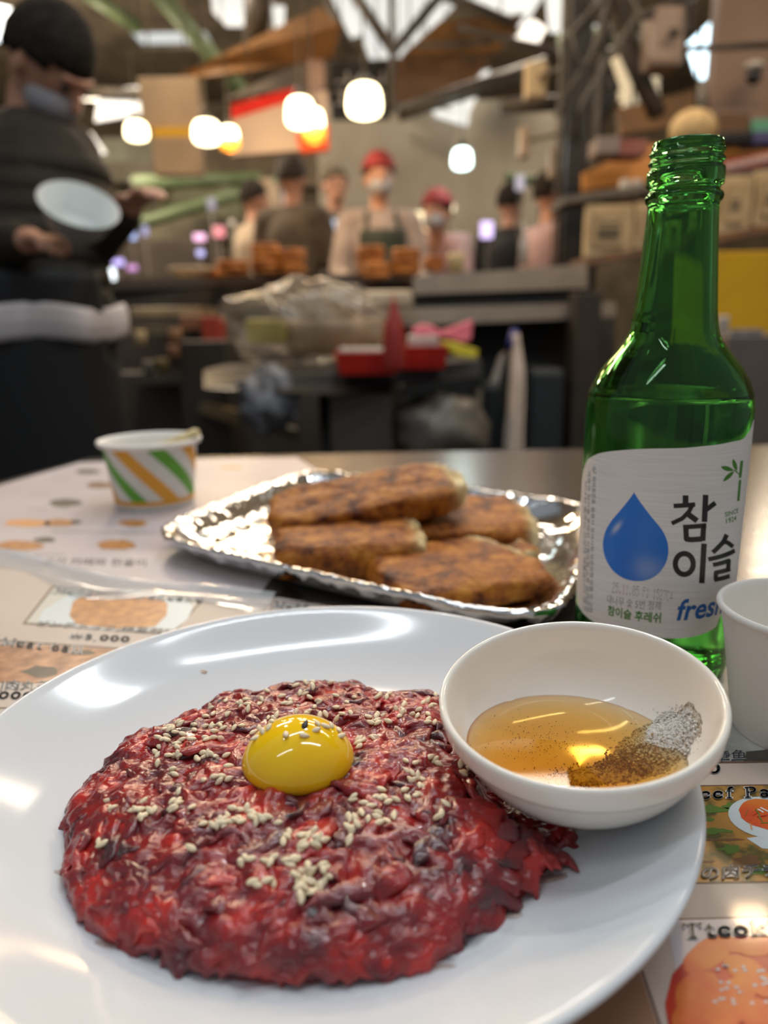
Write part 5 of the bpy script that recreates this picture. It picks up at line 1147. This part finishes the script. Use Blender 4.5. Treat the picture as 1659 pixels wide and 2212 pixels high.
c = at(1130, 574, 3.0); o = MB().lathe([(0, 0), (.018, 0), (.018, .08), (.007, .12), (.006, .16), (0, .16)], c, 16).build('clear_bottle', D('cb', (170, 166, 160), None, .3), origin=c); tag(o, 'pale squeeze bottle on the upper ledge', 'bottle')

# low table with bag and baskets
lt = thing('side_table', 'low dark steel table carrying the baskets and the plastic bag', 'table', at(850, 1300, 2.3))
slabp('table_top', [(440, 800, 2.3), (1040, 776, 2.35), (1040, 812, 2.35), (720, 852, 2.2), (440, 838, 2.25)], .35, D('ltt', (64, 60, 54), (50, 46, 42), .3, ns=5), parent=lt)
for x in (700, 1030): p = at(x, 840, 2.4); MB().tube([(p.x, p.y, .02), p], .02, 10).build('leg', M_blackst, lt)
M_bag = mat('clear_plastic_bag', srgb(196, 182, 160), .16, alpha=.24, coat=.6, bump=(16, .7, .03), spec=.9)
bag = thing('plastic_bag', 'large crumpled clear plastic bag full of yellow packs on the low table', 'bag', at(650, 795, 2.3))
c = at(655, 700, 2.4)
def crump(q): 
    n_ = noise.noise(q*1.6+Vector((3, 1, 0)))*.20+noise.noise(Vector((q.x*5, q.y*2, q.z*2)))*.14+abs(noise.noise(Vector((q.x*9, q.y*3, q.z*3))))*.07
    return q*(1+n_)
MB().ball(c, (.27, .16, .135), 72, fn=crump).build('bag_film', M_bag, bag)
bbox_('yellow_pack', 530, 690, 618, 742, 2.38, .1, D('yp', (164, 150, 52), (140, 124, 40), .4, ns=12), parent=bag, bevel=.01); bbox_('tan_pack', 622, 690, 830, 766, 2.40, .1, D('tp', (150, 128, 92), (120, 100, 70), .5, ns=8), parent=bag, bevel=.02)
bbox_('pale_pack', 640, 630, 790, 690, 2.42, .08, D('pp', (150, 132, 104), (110, 96, 76), .5, ns=12), parent=bag, bevel=.02)
R = random.Random(6)
M_fold = mat('film_fold', srgb(226, 214, 190), .14, spec=.9, coat=1)
for k in range(13):
    a = at(R.uniform(520, 800), R.uniform(610, 660), 2.24); b = a+Vector((R.uniform(.02, .13), R.uniform(-.01, .02), -R.uniform(.03, .09)))
    MB().tube([a, a.lerp(b, .5)+Vector((0, -.01, .006)), b], [.002, .005, .001], 6).build('bag_fold', M_fold, bag)
c = at(830, 640, 2.5); o = bbox_('folded_cloth', 776, 628, 892, 664, 2.6, .12, D('fc', (206, 192, 166), (180, 164, 138), .6, ns=10), 'pale folded cloth behind the red sauce bottle', 'cloth', bevel=.015)
def basket(x0, y0, x1, y1, d, label):
    c_, s = fbox(x0, y0, x1, y1, d, .16); t = thing('plastic_basket', label, 'basket', (c_[0], c_[1], c_[2]-s[2]/2)); a, h = s[0]/2, s[2]; z0 = c_[2]-h/2
    def ring(k, z): return [Vector((c_[0]+a*k*sx, c_[1]+.08*k*sy, z)) for sx, sy in ((-1, -1), (1, -1), (1, 1), (-1, 1))]
    rs = [ring(.84, z0), ring(.98, z0+h*.9), ring(1.03, z0+h), ring(.98, z0+h), ring(.92, z0+h*.9), ring(.78, z0+.004)]
    vs = [p for r in rs for p in r]; n = 4
    MB().add(vs, [(i*n+j, i*n+(j+1) % n, (i+1)*n+(j+1) % n, (i+1)*n+j) for i in range(5) for j in range(n)]+[(20, 21, 22, 23), (3, 2, 1, 0)]).build('basket_body', M_red, t, smooth=False, bevel=.003)
    for k in range(7):
        x = c_[0]-a*.8+a*1.6*k/6; MB().box((x, c_[1]-.078, z0+h*.5), (.005, .006, h*.6)).build('rib', M_red, t, smooth=False)
    return t, c_, s
basket(722, 762, 868, 810, 2.18, 'red plastic basket with white wrappers in front of the bag')
basket(866, 748, 970, 798, 2.24, 'red plastic basket under the pink cloth')
for k in range(5):
    c = at(745+k*22, 758, 2.26); o = MB().ball(c, (.024, .02, .012), 12, fn=crump).build('white_wrapper', M_white, origin=c); tag(o, ['leftmost', 'second from left', 'middle', 'fourth from left', 'rightmost'][k]+' crumpled white wrapper in the near red basket', 'wrapper', 'wrappers in the red basket')
c = at(852, 800, 2.12); o = MB().lathe([(0, 0), (.030, 0), (.032, .01), (.032, .10), (.026, .125), (.018, .15), (.006, .19), (.003, .205), (0, .206)], c, 24).build('sauce_bottle', D('sb', (160, 50, 40), (140, 40, 34), .4, ns=4), origin=c)
tag(o, 'dark red cone topped sauce bottle between the baskets', 'bottle')
bbox_('white_tub', 882, 724, 948, 762, 2.3, .09, M_white, 'white tub standing in the right basket', 'tub', bevel=.01)
pk = MB(); pts = [(888, 712), (910, 700), (930, 702), (952, 716), (990, 702), (1022, 690), (1018, 735), (1000, 742), (960, 728), (930, 728), (900, 732)]
P_ = [at(a, b, 2.3) for a, b in pts]; o = MB().prism(P_, (0, .03, 0)).build('pink_cloth', D('pk', (222, 120, 130), (206, 98, 112), .6, ns=10), origin=P_[0], smooth=False, bevel=.006); tag(o, 'pink rubber glove draped over the right basket', 'glove')
P_ = [at(a, b, 2.26) for a, b in [(950, 736), (985, 740), (1034, 756), (1030, 774), (990, 770), (965, 756)]]; o = MB().prism(P_, (0, .03, 0)).build('yellow_wrapper', D('yw', (206, 190, 30), (180, 160, 20), .4, ns=14), origin=P_[0], smooth=False, bevel=.004); tag(o, 'bright yellow wrapper at the right of the baskets', 'wrapper')
bx = thing('steel_cabinet', 'grey steel cabinet under the low table', 'cabinet', at(780, 1150, 2.35)); bbox_('cabinet_body', 716, 852, 848, 1150, 2.35, .25, D('cbx', (84, 78, 68), (70, 64, 56), .4, ns=4), parent=bx); bbox_('cabinet_rim', 712, 848, 850, 862, 2.33, .26, D('cbr', (96, 88, 74), None, .3), parent=bx)
c = at(950, 930, 2.4); o = MB().ball(c, (.16, .12, .12), 40, fn=crump).build('grey_sack', mat('sack_grey', srgb(104, 98, 88), .4, col2=srgb(74, 68, 60), ns=9), origin=c-Vector((0, 0, .12))); tag(o, 'bulging grey plastic sack under the right basket', 'sack')
c = at(575, 865, 2.3); o = MB().ball(c, (.10, .07, .105), 40, fn=crump).build('newsprint_bundle', mat('news', srgb(136, 138, 142), .6, col2=srgb(70, 70, 72), ns=24, lo=.42, hi=.58), origin=c-Vector((0, 0, .1))); tag(o, 'bundle of grey blue printed plastic under the bag', 'bundle')
bbox_('dark_cabinet', 400, 742, 500, 1150, 2.72, .3, D('dc', (52, 46, 38), (40, 36, 30), ns=3), 'dark cabinet left of the bundle', 'cabinet')
# towel hanging from the counter
tw = thing('hanging_towel', 'white towel with a blue loop hanging from the counter edge', 'towel', at(1110, 720, 2.7))
def tow(u, v):
    x = 1092+u*44+(-14*(1-v))*(u-.5)*2+10*math.sin(v*5)*(u > .5)*.6; p = at(x, 722+v*258, 2.68); p.y += .02*math.sin(u*9+v*2); return p
t_ = MB().grid(tow, 18, 24); o = t_.build('towel_cloth', D('tw', (206, 190, 176), (186, 170, 156), .8, ns=9), tw); md = o.modifiers.new('thick', 'SOLIDIFY'); md.thickness = .008
MB().tube([at(1112, 712, 2.68), at(1108, 735, 2.68), at(1106, 752, 2.68)], [.014, .02, .022], 10, flat=.5).build('blue_loop', D('bl', (40, 50, 120), None), tw)
for k, (x0, y0, x1, y1, c1, l) in enumerate([(1142, 800, 1216, 1120, (40, 44, 46), 'black rubbish bin behind the towel'), (1040, 830, 1086, 1120, (24, 30, 30), 'black crate left of the towel'), (880, 900, 1040, 1120, (92, 88, 80), 'grey carton on the floor behind the sack')]):
    bbox_('floor_box', x0, y0, x1, y1, 2.75, .25, D('fb', c1, None, .5), l, 'box', bevel=.02)
slabp('apron_skirt', [(1080, 770, 2.74), (1092, 760, 2.74), (1072, 850, 2.74), (1048, 862, 2.74)], .02, D('ask', (150, 140, 130), None), 'pale cloth flap left of the towel', 'cloth')

# ================================================================== PEOPLE
M_skin = mat('skin', srgb(186, 136, 110), .5, sss=.15, sssr=(.01, .004, .002)); M_hair = D('black_hair', (36, 33, 29), (52, 46, 40), .9, ns=60, spec=.1)
M_mask = D('face_mask', (158, 154, 156), None, .7)
def cap(mb, a, b, ra, rb, n=14):                               # tapered limb with round ends
    a, b = Vector(a), Vector(b); mb.tube([a, a.lerp(b, .5), b], [ra, (ra+rb)/2, rb], n); mb.ball(a, ra, n); mb.ball(b, rb, n); return mb
def hand(mb, w, d, side, curl=.5):                             # palm from the wrist w along d, five fingers
    d = Vector(d).normalized(); sd = d.cross(Vector((0, 0, 1))).normalized()*side; up_ = sd.cross(d)*side
    pc = w+d*.045; cap(mb, w, w+d*.02, .024, .026); 
    for k in range(4):
        o = sd*(-.027+.018*k); b0 = w+d*.03+o*.6; b1 = w+d*.085+o; L_ = [.062, .074, .070, .054][k]
        cap(mb, b0, b1, .014, .0105, 8); k1 = b1+(d*.8-up_*curl*.5)*L_*.45; k2 = k1+(d*.5-up_*curl)*L_*.35; k3 = k2+(d*.1-up_*curl)*L_*.25
        cap(mb, b1, k1, .0098, .0090, 8); cap(mb, k1, k2, .0090, .0084, 8); cap(mb, k2, k3, .0084, .0074, 8)
    t0 = w+d*.02-sd*.022; t1 = t0+(d*.6-sd*.6)*.045; t2 = t1+(d*.9-up_*.4)*.032
    cap(mb, t0, t1, .014, .011, 8); cap(mb, t1, t2, .011, .009, 8)
def person(label, base, yaw, J, clothes, hair, s=1.0, mask=True, cap_col=None, apron=None, vox=.009, head_rot=(0, 0, 0), group=None, name='person', puffs=False, waist=None, ap_top=1.35):
    """J: joints in body coordinates (x right of the viewer, -y towards the way the body faces)"""
    t = thing(name, label, 'person', base, group); rot = Matrix.Rotation(yaw, 3, 'Z'); base = Vector(base)
    q = lambda p: base + rot @ (Vector(p)*s)
    J0 = dict(pel=(0, 0, .95), che=(0, 0, 1.28), nec=(0, 0, 1.46), hea=(0, -.02, 1.63), sl=(-.17, 0, 1.40), sr=(.17, 0, 1.40), el=(-.24, -.04, 1.13), er=(.24, -.04, 1.13), wl=(-.17, -.24, 1.02), wr=(.17, -.24, 1.02), kl=(-.10, -.02, .50), kr=(.10, -.02, .50), al=(-.10, .03, .07), ar=(.10, .03, .07)); J0.update(J)
    g = {k: q(v) for k, v in J0.items()}
    hr = rot @ Euler(head_rot).to_matrix(); hd = g['hea']
    def hp(x, y, z): return hd + hr @ (Vector((x, y, z))*s)
    b = MB()
    cap(b, g['nec']-Vector((0, 0, .06)), hp(0, .01, -.08), .058*s, .050*s)
    b.ball(hd, (.076*s, .095*s, .115*s), 24, m=hr, fn=lambda v: Vector((v.x*(1-.22*max(0, -v.z)), v.y*(1-.10*max(0, -v.z)), v.z)))
    b.ball(hp(0, -.045, -.072), (.046*s, .05*s, .042*s), 16, m=hr)             # jaw and chin
    b.tube([hp(0, -.088, .018), hp(0, -.104, -.012), hp(0, -.110, -.024), hp(0, -.088, -.030)], [.009*s, .012*s, .015*s, .008*s], 10)
    b.tube([hp(-.045, -.078, .030), hp(0, -.092, .030), hp(.045, -.078, .030)], [.010*s, .011*s, .010*s], 8)
    b.tube([hp(-.022, -.084, -.056), hp(0, -.094, -.054), hp(.022, -.084, -.056)], [.006*s, .009*s, .006*s], 8)
    for sx in (-1, 1): b.ball(hp(.078*sx, .005, -.008), (.012*s, .02*s, .032*s), 10, m=hr)
    cap(b, g['pel'], g['che'], .13*s, .14*s); cap(b, g['sl'], g['sr'], .05*s, .05*s)
    for a_, b_, c_, sd in (('sl', 'el', 'wl', 1), ('sr', 'er', 'wr', -1)):
        cap(b, g[a_], g[b_], .046*s, .038*s); cap(b, g[b_], g[c_], .037*s, .026*s); hand(b, g[c_], g[c_]-g[b_], sd, .6)
    for h_, k_, a_ in ((q(Vector(J0['pel'])+Vector((-.09, 0, 0))), 'kl', 'al'), (q(Vector(J0['pel'])+Vector((.09, 0, 0))), 'kr', 'ar')):
        cap(b, h_, g[k_], .075*s, .055*s); cap(b, g[k_], g[a_], .05*s, .036*s); cap(b, g[a_]-Vector((0, 0, .03)), g[a_]+rot @ Vector((0, -.14*s, -.035)), .034*s, .028*s)
    b.build('body', M_skin, t, remesh=vox*.75)
    for sx in (-1, 1):
        MB().ball(hp(.031*sx, -.084, .008), .0105*s, 10).build('eye', M_black, t)
    c1, c2 = clothes
    b = MB(); hl_, hr_ = q(Vector(J0['pel'])+Vector((-.09, 0, 0))), q(Vector(J0['pel'])+Vector((.09, 0, 0)))
    k = 1.0
    cap(b, g['pel'], g['che'], .155*s*k, .165*s*k, 20); cap(b, g['sl'].lerp(g['sr'], .1), g['sr'].lerp(g['sl'], .1), .078*s*k, .078*s*k); cap(b, g['che'], g['nec']-Vector((0, 0, .03*s)), .13*s, .07*s)
    for a_, b_, c_ in (('sl', 'el', 'wl'), ('sr', 'er', 'wr')): cap(b, g[a_], g[b_], .075*s*k, .060*s*k); cap(b, g[b_], g[b_].lerp(g[c_], .88), .058*s*k, .044*s*k)
    ob = b.build('jacket' if puffs else 'shirt', c1, t, remesh=vox)
    if puffs:
        for j in range(8):
            z = j/7; p = g['pel'].lerp(g['che'], z*1.15); MB().lathe([((.158+.008*z)*s*k+.012*math.cos(a), .030*math.sin(a)) for a in [i*PI/4 for i in range(9)]], p+Vector((0, 0, -.02)), 36).build('quilted_row', c1, t)
    b = MB(); cap(b, g['pel'], g['pel'], .15*s, .15*s)
    for h_, k_, a_ in ((hl_, 'kl', 'al'), (hr_, 'kr', 'ar')): cap(b, h_, g[k_], .095*s, .075*s); cap(b, g[k_], g[a_]+Vector((0, 0, .02)), .072*s, .058*s)
    b.build('trousers', c2, t, remesh=vox)
    b = MB()
    for a_ in ('al', 'ar'): cap(b, g[a_]+Vector((0, 0, -.03)), g[a_]+rot @ Vector((0, -.16*s, -.03)), .040*s, .036*s)
    b.build('shoes', M_black, t, remesh=.012)
    b = MB(); b.ball(hp(0, .012, .020), (.090*s, .106*s, .120*s), 36, m=hr, fn=lambda v: v*(1+.03*noise.noise(v*6)))
    mi = hr.inverted(); keep = []
    for f_ in b.f:
        c_ = sum((b.v[i] for i in f_), Vector())/len(f_); v = mi @ (c_-hp(0, .012, .020)); v = Vector((v.x/.09, v.y/.106, v.z/.12))/s
        if v.z > -.10-.30*v.y: keep.append(f_)
    b.f = keep; o = b.build('hair', hair, t); md = o.modifiers.new('thick', 'SOLIDIFY'); md.thickness = .014*s
    if cap_col:
        b = MB(); b.ball(hp(0, .012, .040), (.098*s, .112*s, .112*s), 24, m=hr, fn=lambda v: Vector((v.x, v.y, max(v.z, .02)))); b.build('head_scarf', cap_col, t)
    if mask:
        b = MB(); b.ball(hp(0, -.040, -.046), (.066*s, .072*s, .056*s), 20, m=hr, fn=lambda v: Vector((v.x, min(v.y, .25), v.z)))
        b.build('face_mask', M_mask, t)
    if apron:
        pc = g['pel'].lerp(g['che'], .5)
        def ap(u, v):
            w = -PI/2+(u-.5)*2.1*(1 if v < .62 else .72); z = .42+v*(ap_top-.42); r = .185*s*k; cc = q(Vector((0, 0, 0))) ; ax = q(J0['pel']).lerp(q(J0['che']), max(0, (z-.95)/.33))
            return Vector((ax.x, ax.y, base.z+z*s)) + rot @ Vector((r*math.cos(w), r*math.sin(w), 0))
        o = MB().grid(ap, 20, 24).build('apron', apron, t); md = o.modifiers.new('thick', 'SOLIDIFY'); md.thickness = .006
        for sx in ((-1, 1) if ap_top > 1.2 else ()): MB().tube([g['che']+rot @ Vector((.09*sx*s, -.17*s*k, .05*s)), g['nec']+rot @ Vector((.08*sx*s, -.09*s, -.01*s)), g['nec']+rot @ Vector((.07*sx*s, .06*s, 0))], .012*s, 8, flat=.4).build('apron_strap', apron, t)
    if waist:
        w_ = MB(); c_ = g['pel']+Vector((0, 0, -.03))
        w_.lathe([(.192*s*k+.010*math.cos(a), .042*math.sin(a)) for a in [i*PI/5 for i in range(11)]], c_, 40, fn=lambda v, w, i: Vector((v.x*(1+.04*math.sin(5*w)), v.y*(1+.04*math.sin(7*w)), v.z+.008*math.sin(4*w)))); w_.build('waist_cloth', waist, t)
    return t, g

# the waiter at left, head bowed over a paper dish
M_jack = D('black_jacket', (56, 50, 42), (44, 40, 34), .8, ns=8, spec=.15); M_trs = D('black_trousers', (18, 19, 20), None, .7)
M_apw = D('white_waist_cloth', (206, 200, 200), (186, 178, 176), .7, ns=7)
dW = 1.85
hd = at(100, 135, dW-.05); pv = at(78, 700, dW); nk = at(60, 262, dW); sc = 1.06
base = Vector((pv.x, pv.y, 0.0)); yw = math.radians(30)
inv = Matrix.Rotation(-yw, 3, 'Z')
def loc(px, py, d): return tuple((inv @ (at(px, py, d)-base))/sc)
J = dict(pel=tuple((inv @ (Vector((pv.x, pv.y, pv.z+.03))-base))/sc), che=loc(70, 400, dW), nec=loc(52, 262, dW), hea=loc(105, 140, dW-.06), sl=loc(-40, 330, dW-.02), sr=loc(150, 335, dW+.05), el=loc(-70, 540, dW-.05), er=loc(205, 520, dW),
         wl=loc(60, 520, dW-.26), wr=loc(272, 455, dW-.10))
person('person in a dark quilted jacket and white mask bowing over a paper dish at left', base, yw, J, (M_jack, M_trs), M_hair, sc, True, None, M_trs, puffs=True, ap_top=.97, vox=.008, head_rot=(.85, -.12, .66), waist=M_apw)
c = at(168, 462, dW-.33); dish = thing('paper_dish', 'white paper dish with a grey green stripe held by the person at left', 'dish', c)
dmx = Euler((.55, .50, 0)).to_matrix()
MB().lathe([(0, -.03), (.055, -.03), (.078, .02), (.080, .022), (.077, .023), (.053, -.027), (0, -.027)], c, 36, dmx).build('dish_body', D('pdb', (196, 200, 196), (180, 186, 182), .6, ns=6), dish)
MB().lathe([(.0595, -.02), (.0665, -.004)], c, 36, dmx).build('printed_stripe', D('pds', (126, 140, 132), None, .6), dish)

M_shirt = D('pale_shirt', (160, 144, 136), (140, 124, 118), .7, ns=9); M_ap = D('dark_green_apron', (56, 62, 50), (44, 50, 40), .7, ns=5); M_scarf = D('red_scarf', (150, 46, 44), (120, 34, 36), .7, ns=14)
def stand(px, py_head, d):
    p = at(px, py_head, d); return Vector((p.x, p.y, 0)), p.z
b0, hz = stand(818, 388, 4.3); s_ = hz/1.63
person('cook in red head scarf, mask, pale shirt and dark green apron facing the counter', b0, .12, {}, (M_shirt, M_trs), M_hair, s_, True, M_scarf, M_ap, vox=.014)
b0, hz = stand(1003, 440, 4.75); s_ = 1.0
person('cook in red head scarf bending to the right at the counter', b0+Vector((-.08, .25, 0)), -.5, dict(che=(.0, -.12, 1.20), nec=(.02, -.24, 1.36), hea=(.06, -.32, 1.50), sl=(-.16, -.18, 1.32), sr=(.18, -.2, 1.32), el=(-.2, -.3, 1.1), er=(.24, -.32, 1.08), wl=(-.1, -.48, 1.08), wr=(.16, -.5, 1.06)), (D('pink_shirt', (190, 150, 150), (160, 140, 140), .7, ns=6), M_trs), M_hair, 1.04, True, M_scarf, None, vox=.014)
M_bl = D('black_coat', (30, 28, 28), (22, 20, 20), .8, ns=8)
b0, hz = stand(1100, 440, 5.3); person('person in black with black hair, back turned, between cook and post', b0, 2.6, {}, (M_bl, M_trs), M_hair, 1.0*hz/1.63*1.0, False, None, None, vox=.014)
b0, hz = stand(1186, 420, 4.0); person('person in a dusty pink coat and black hair beside the post', b0, 1.9, {}, (D('dusty_pink_coat', (176, 142, 138), (150, 120, 116), .8, ns=7), M_trs), M_hair, hz/1.63, False, None, None, vox=.014)
b0, hz = stand(628, 385, 5.0); person('dark haired person in a brown coat behind the pancake stacks', b0, 2.9, {}, (D('brown_coat', (88, 74, 58), (70, 58, 46), .8, ns=7), M_trs), D('brown_hair', (64, 52, 40), (48, 40, 32), .7, ns=50), hz/1.63, False, None, None, vox=.016)
b0, hz = stand(722, 402, 6.0); person('person with brown hair and grey coat left of the red capped cook', b0, .4, {}, (D('grey_coat', (112, 104, 92), (94, 86, 76), .8, ns=7), M_trs), D('olive_hair', (90, 76, 52), (70, 60, 42), .7, ns=50), hz/1.63, False, None, None, vox=.016)
b0, hz = stand(545, 430, 6.2); person('distant person in a pale coat far down the hall', b0, 2.2, {}, (D('pale_coat', (170, 150, 126), (140, 124, 104), .8, ns=7), M_trs), M_hair, hz/1.63, False, None, None, vox=.018)

# ------------------------------------------------------------------ rods and wires that hold the hanging things
bpy.context.view_layer.update()
def hang(name, spots, r=.006):
    o = bpy.data.objects.get(name)
    if o is None: return
    kids = [o]+list(o.children_recursive); pts = [k.matrix_world @ Vector(c) for k in kids if k.type == 'MESH' for c in k.bound_box]
    x0, x1 = min(p.x for p in pts), max(p.x for p in pts); y0, y1 = min(p.y for p in pts), max(p.y for p in pts); z0, z1 = min(p.z for p in pts), max(p.z for p in pts)
    par = o if o.type != 'MESH' or o.parent is None else o
    for f in spots:
        x = x0+(x1-x0)*f; MB().tube([(x, (y0+y1)/2, z0+(z1-z0)*.55), (x, (y0+y1)/2, CZ-.028)], r, 6).build('hanger', M_brownst, par)
for n_ in ('hanging_box', 'lit_sign', 'banner', 'banner.001', 'awning_board', 'awning_board.001', 'awning_board.002', 'awning_board.003', 'awning_board.004', 'framed_board', 'ribbed_lampshade', 'hanging_heater', 'daylit_opening', 'woven_lantern', 'notice'):
    hang(n_, (.2, .8) if n_ not in ('ribbed_lampshade', 'woven_lantern', 'banner', 'daylit_opening') else (.5,))
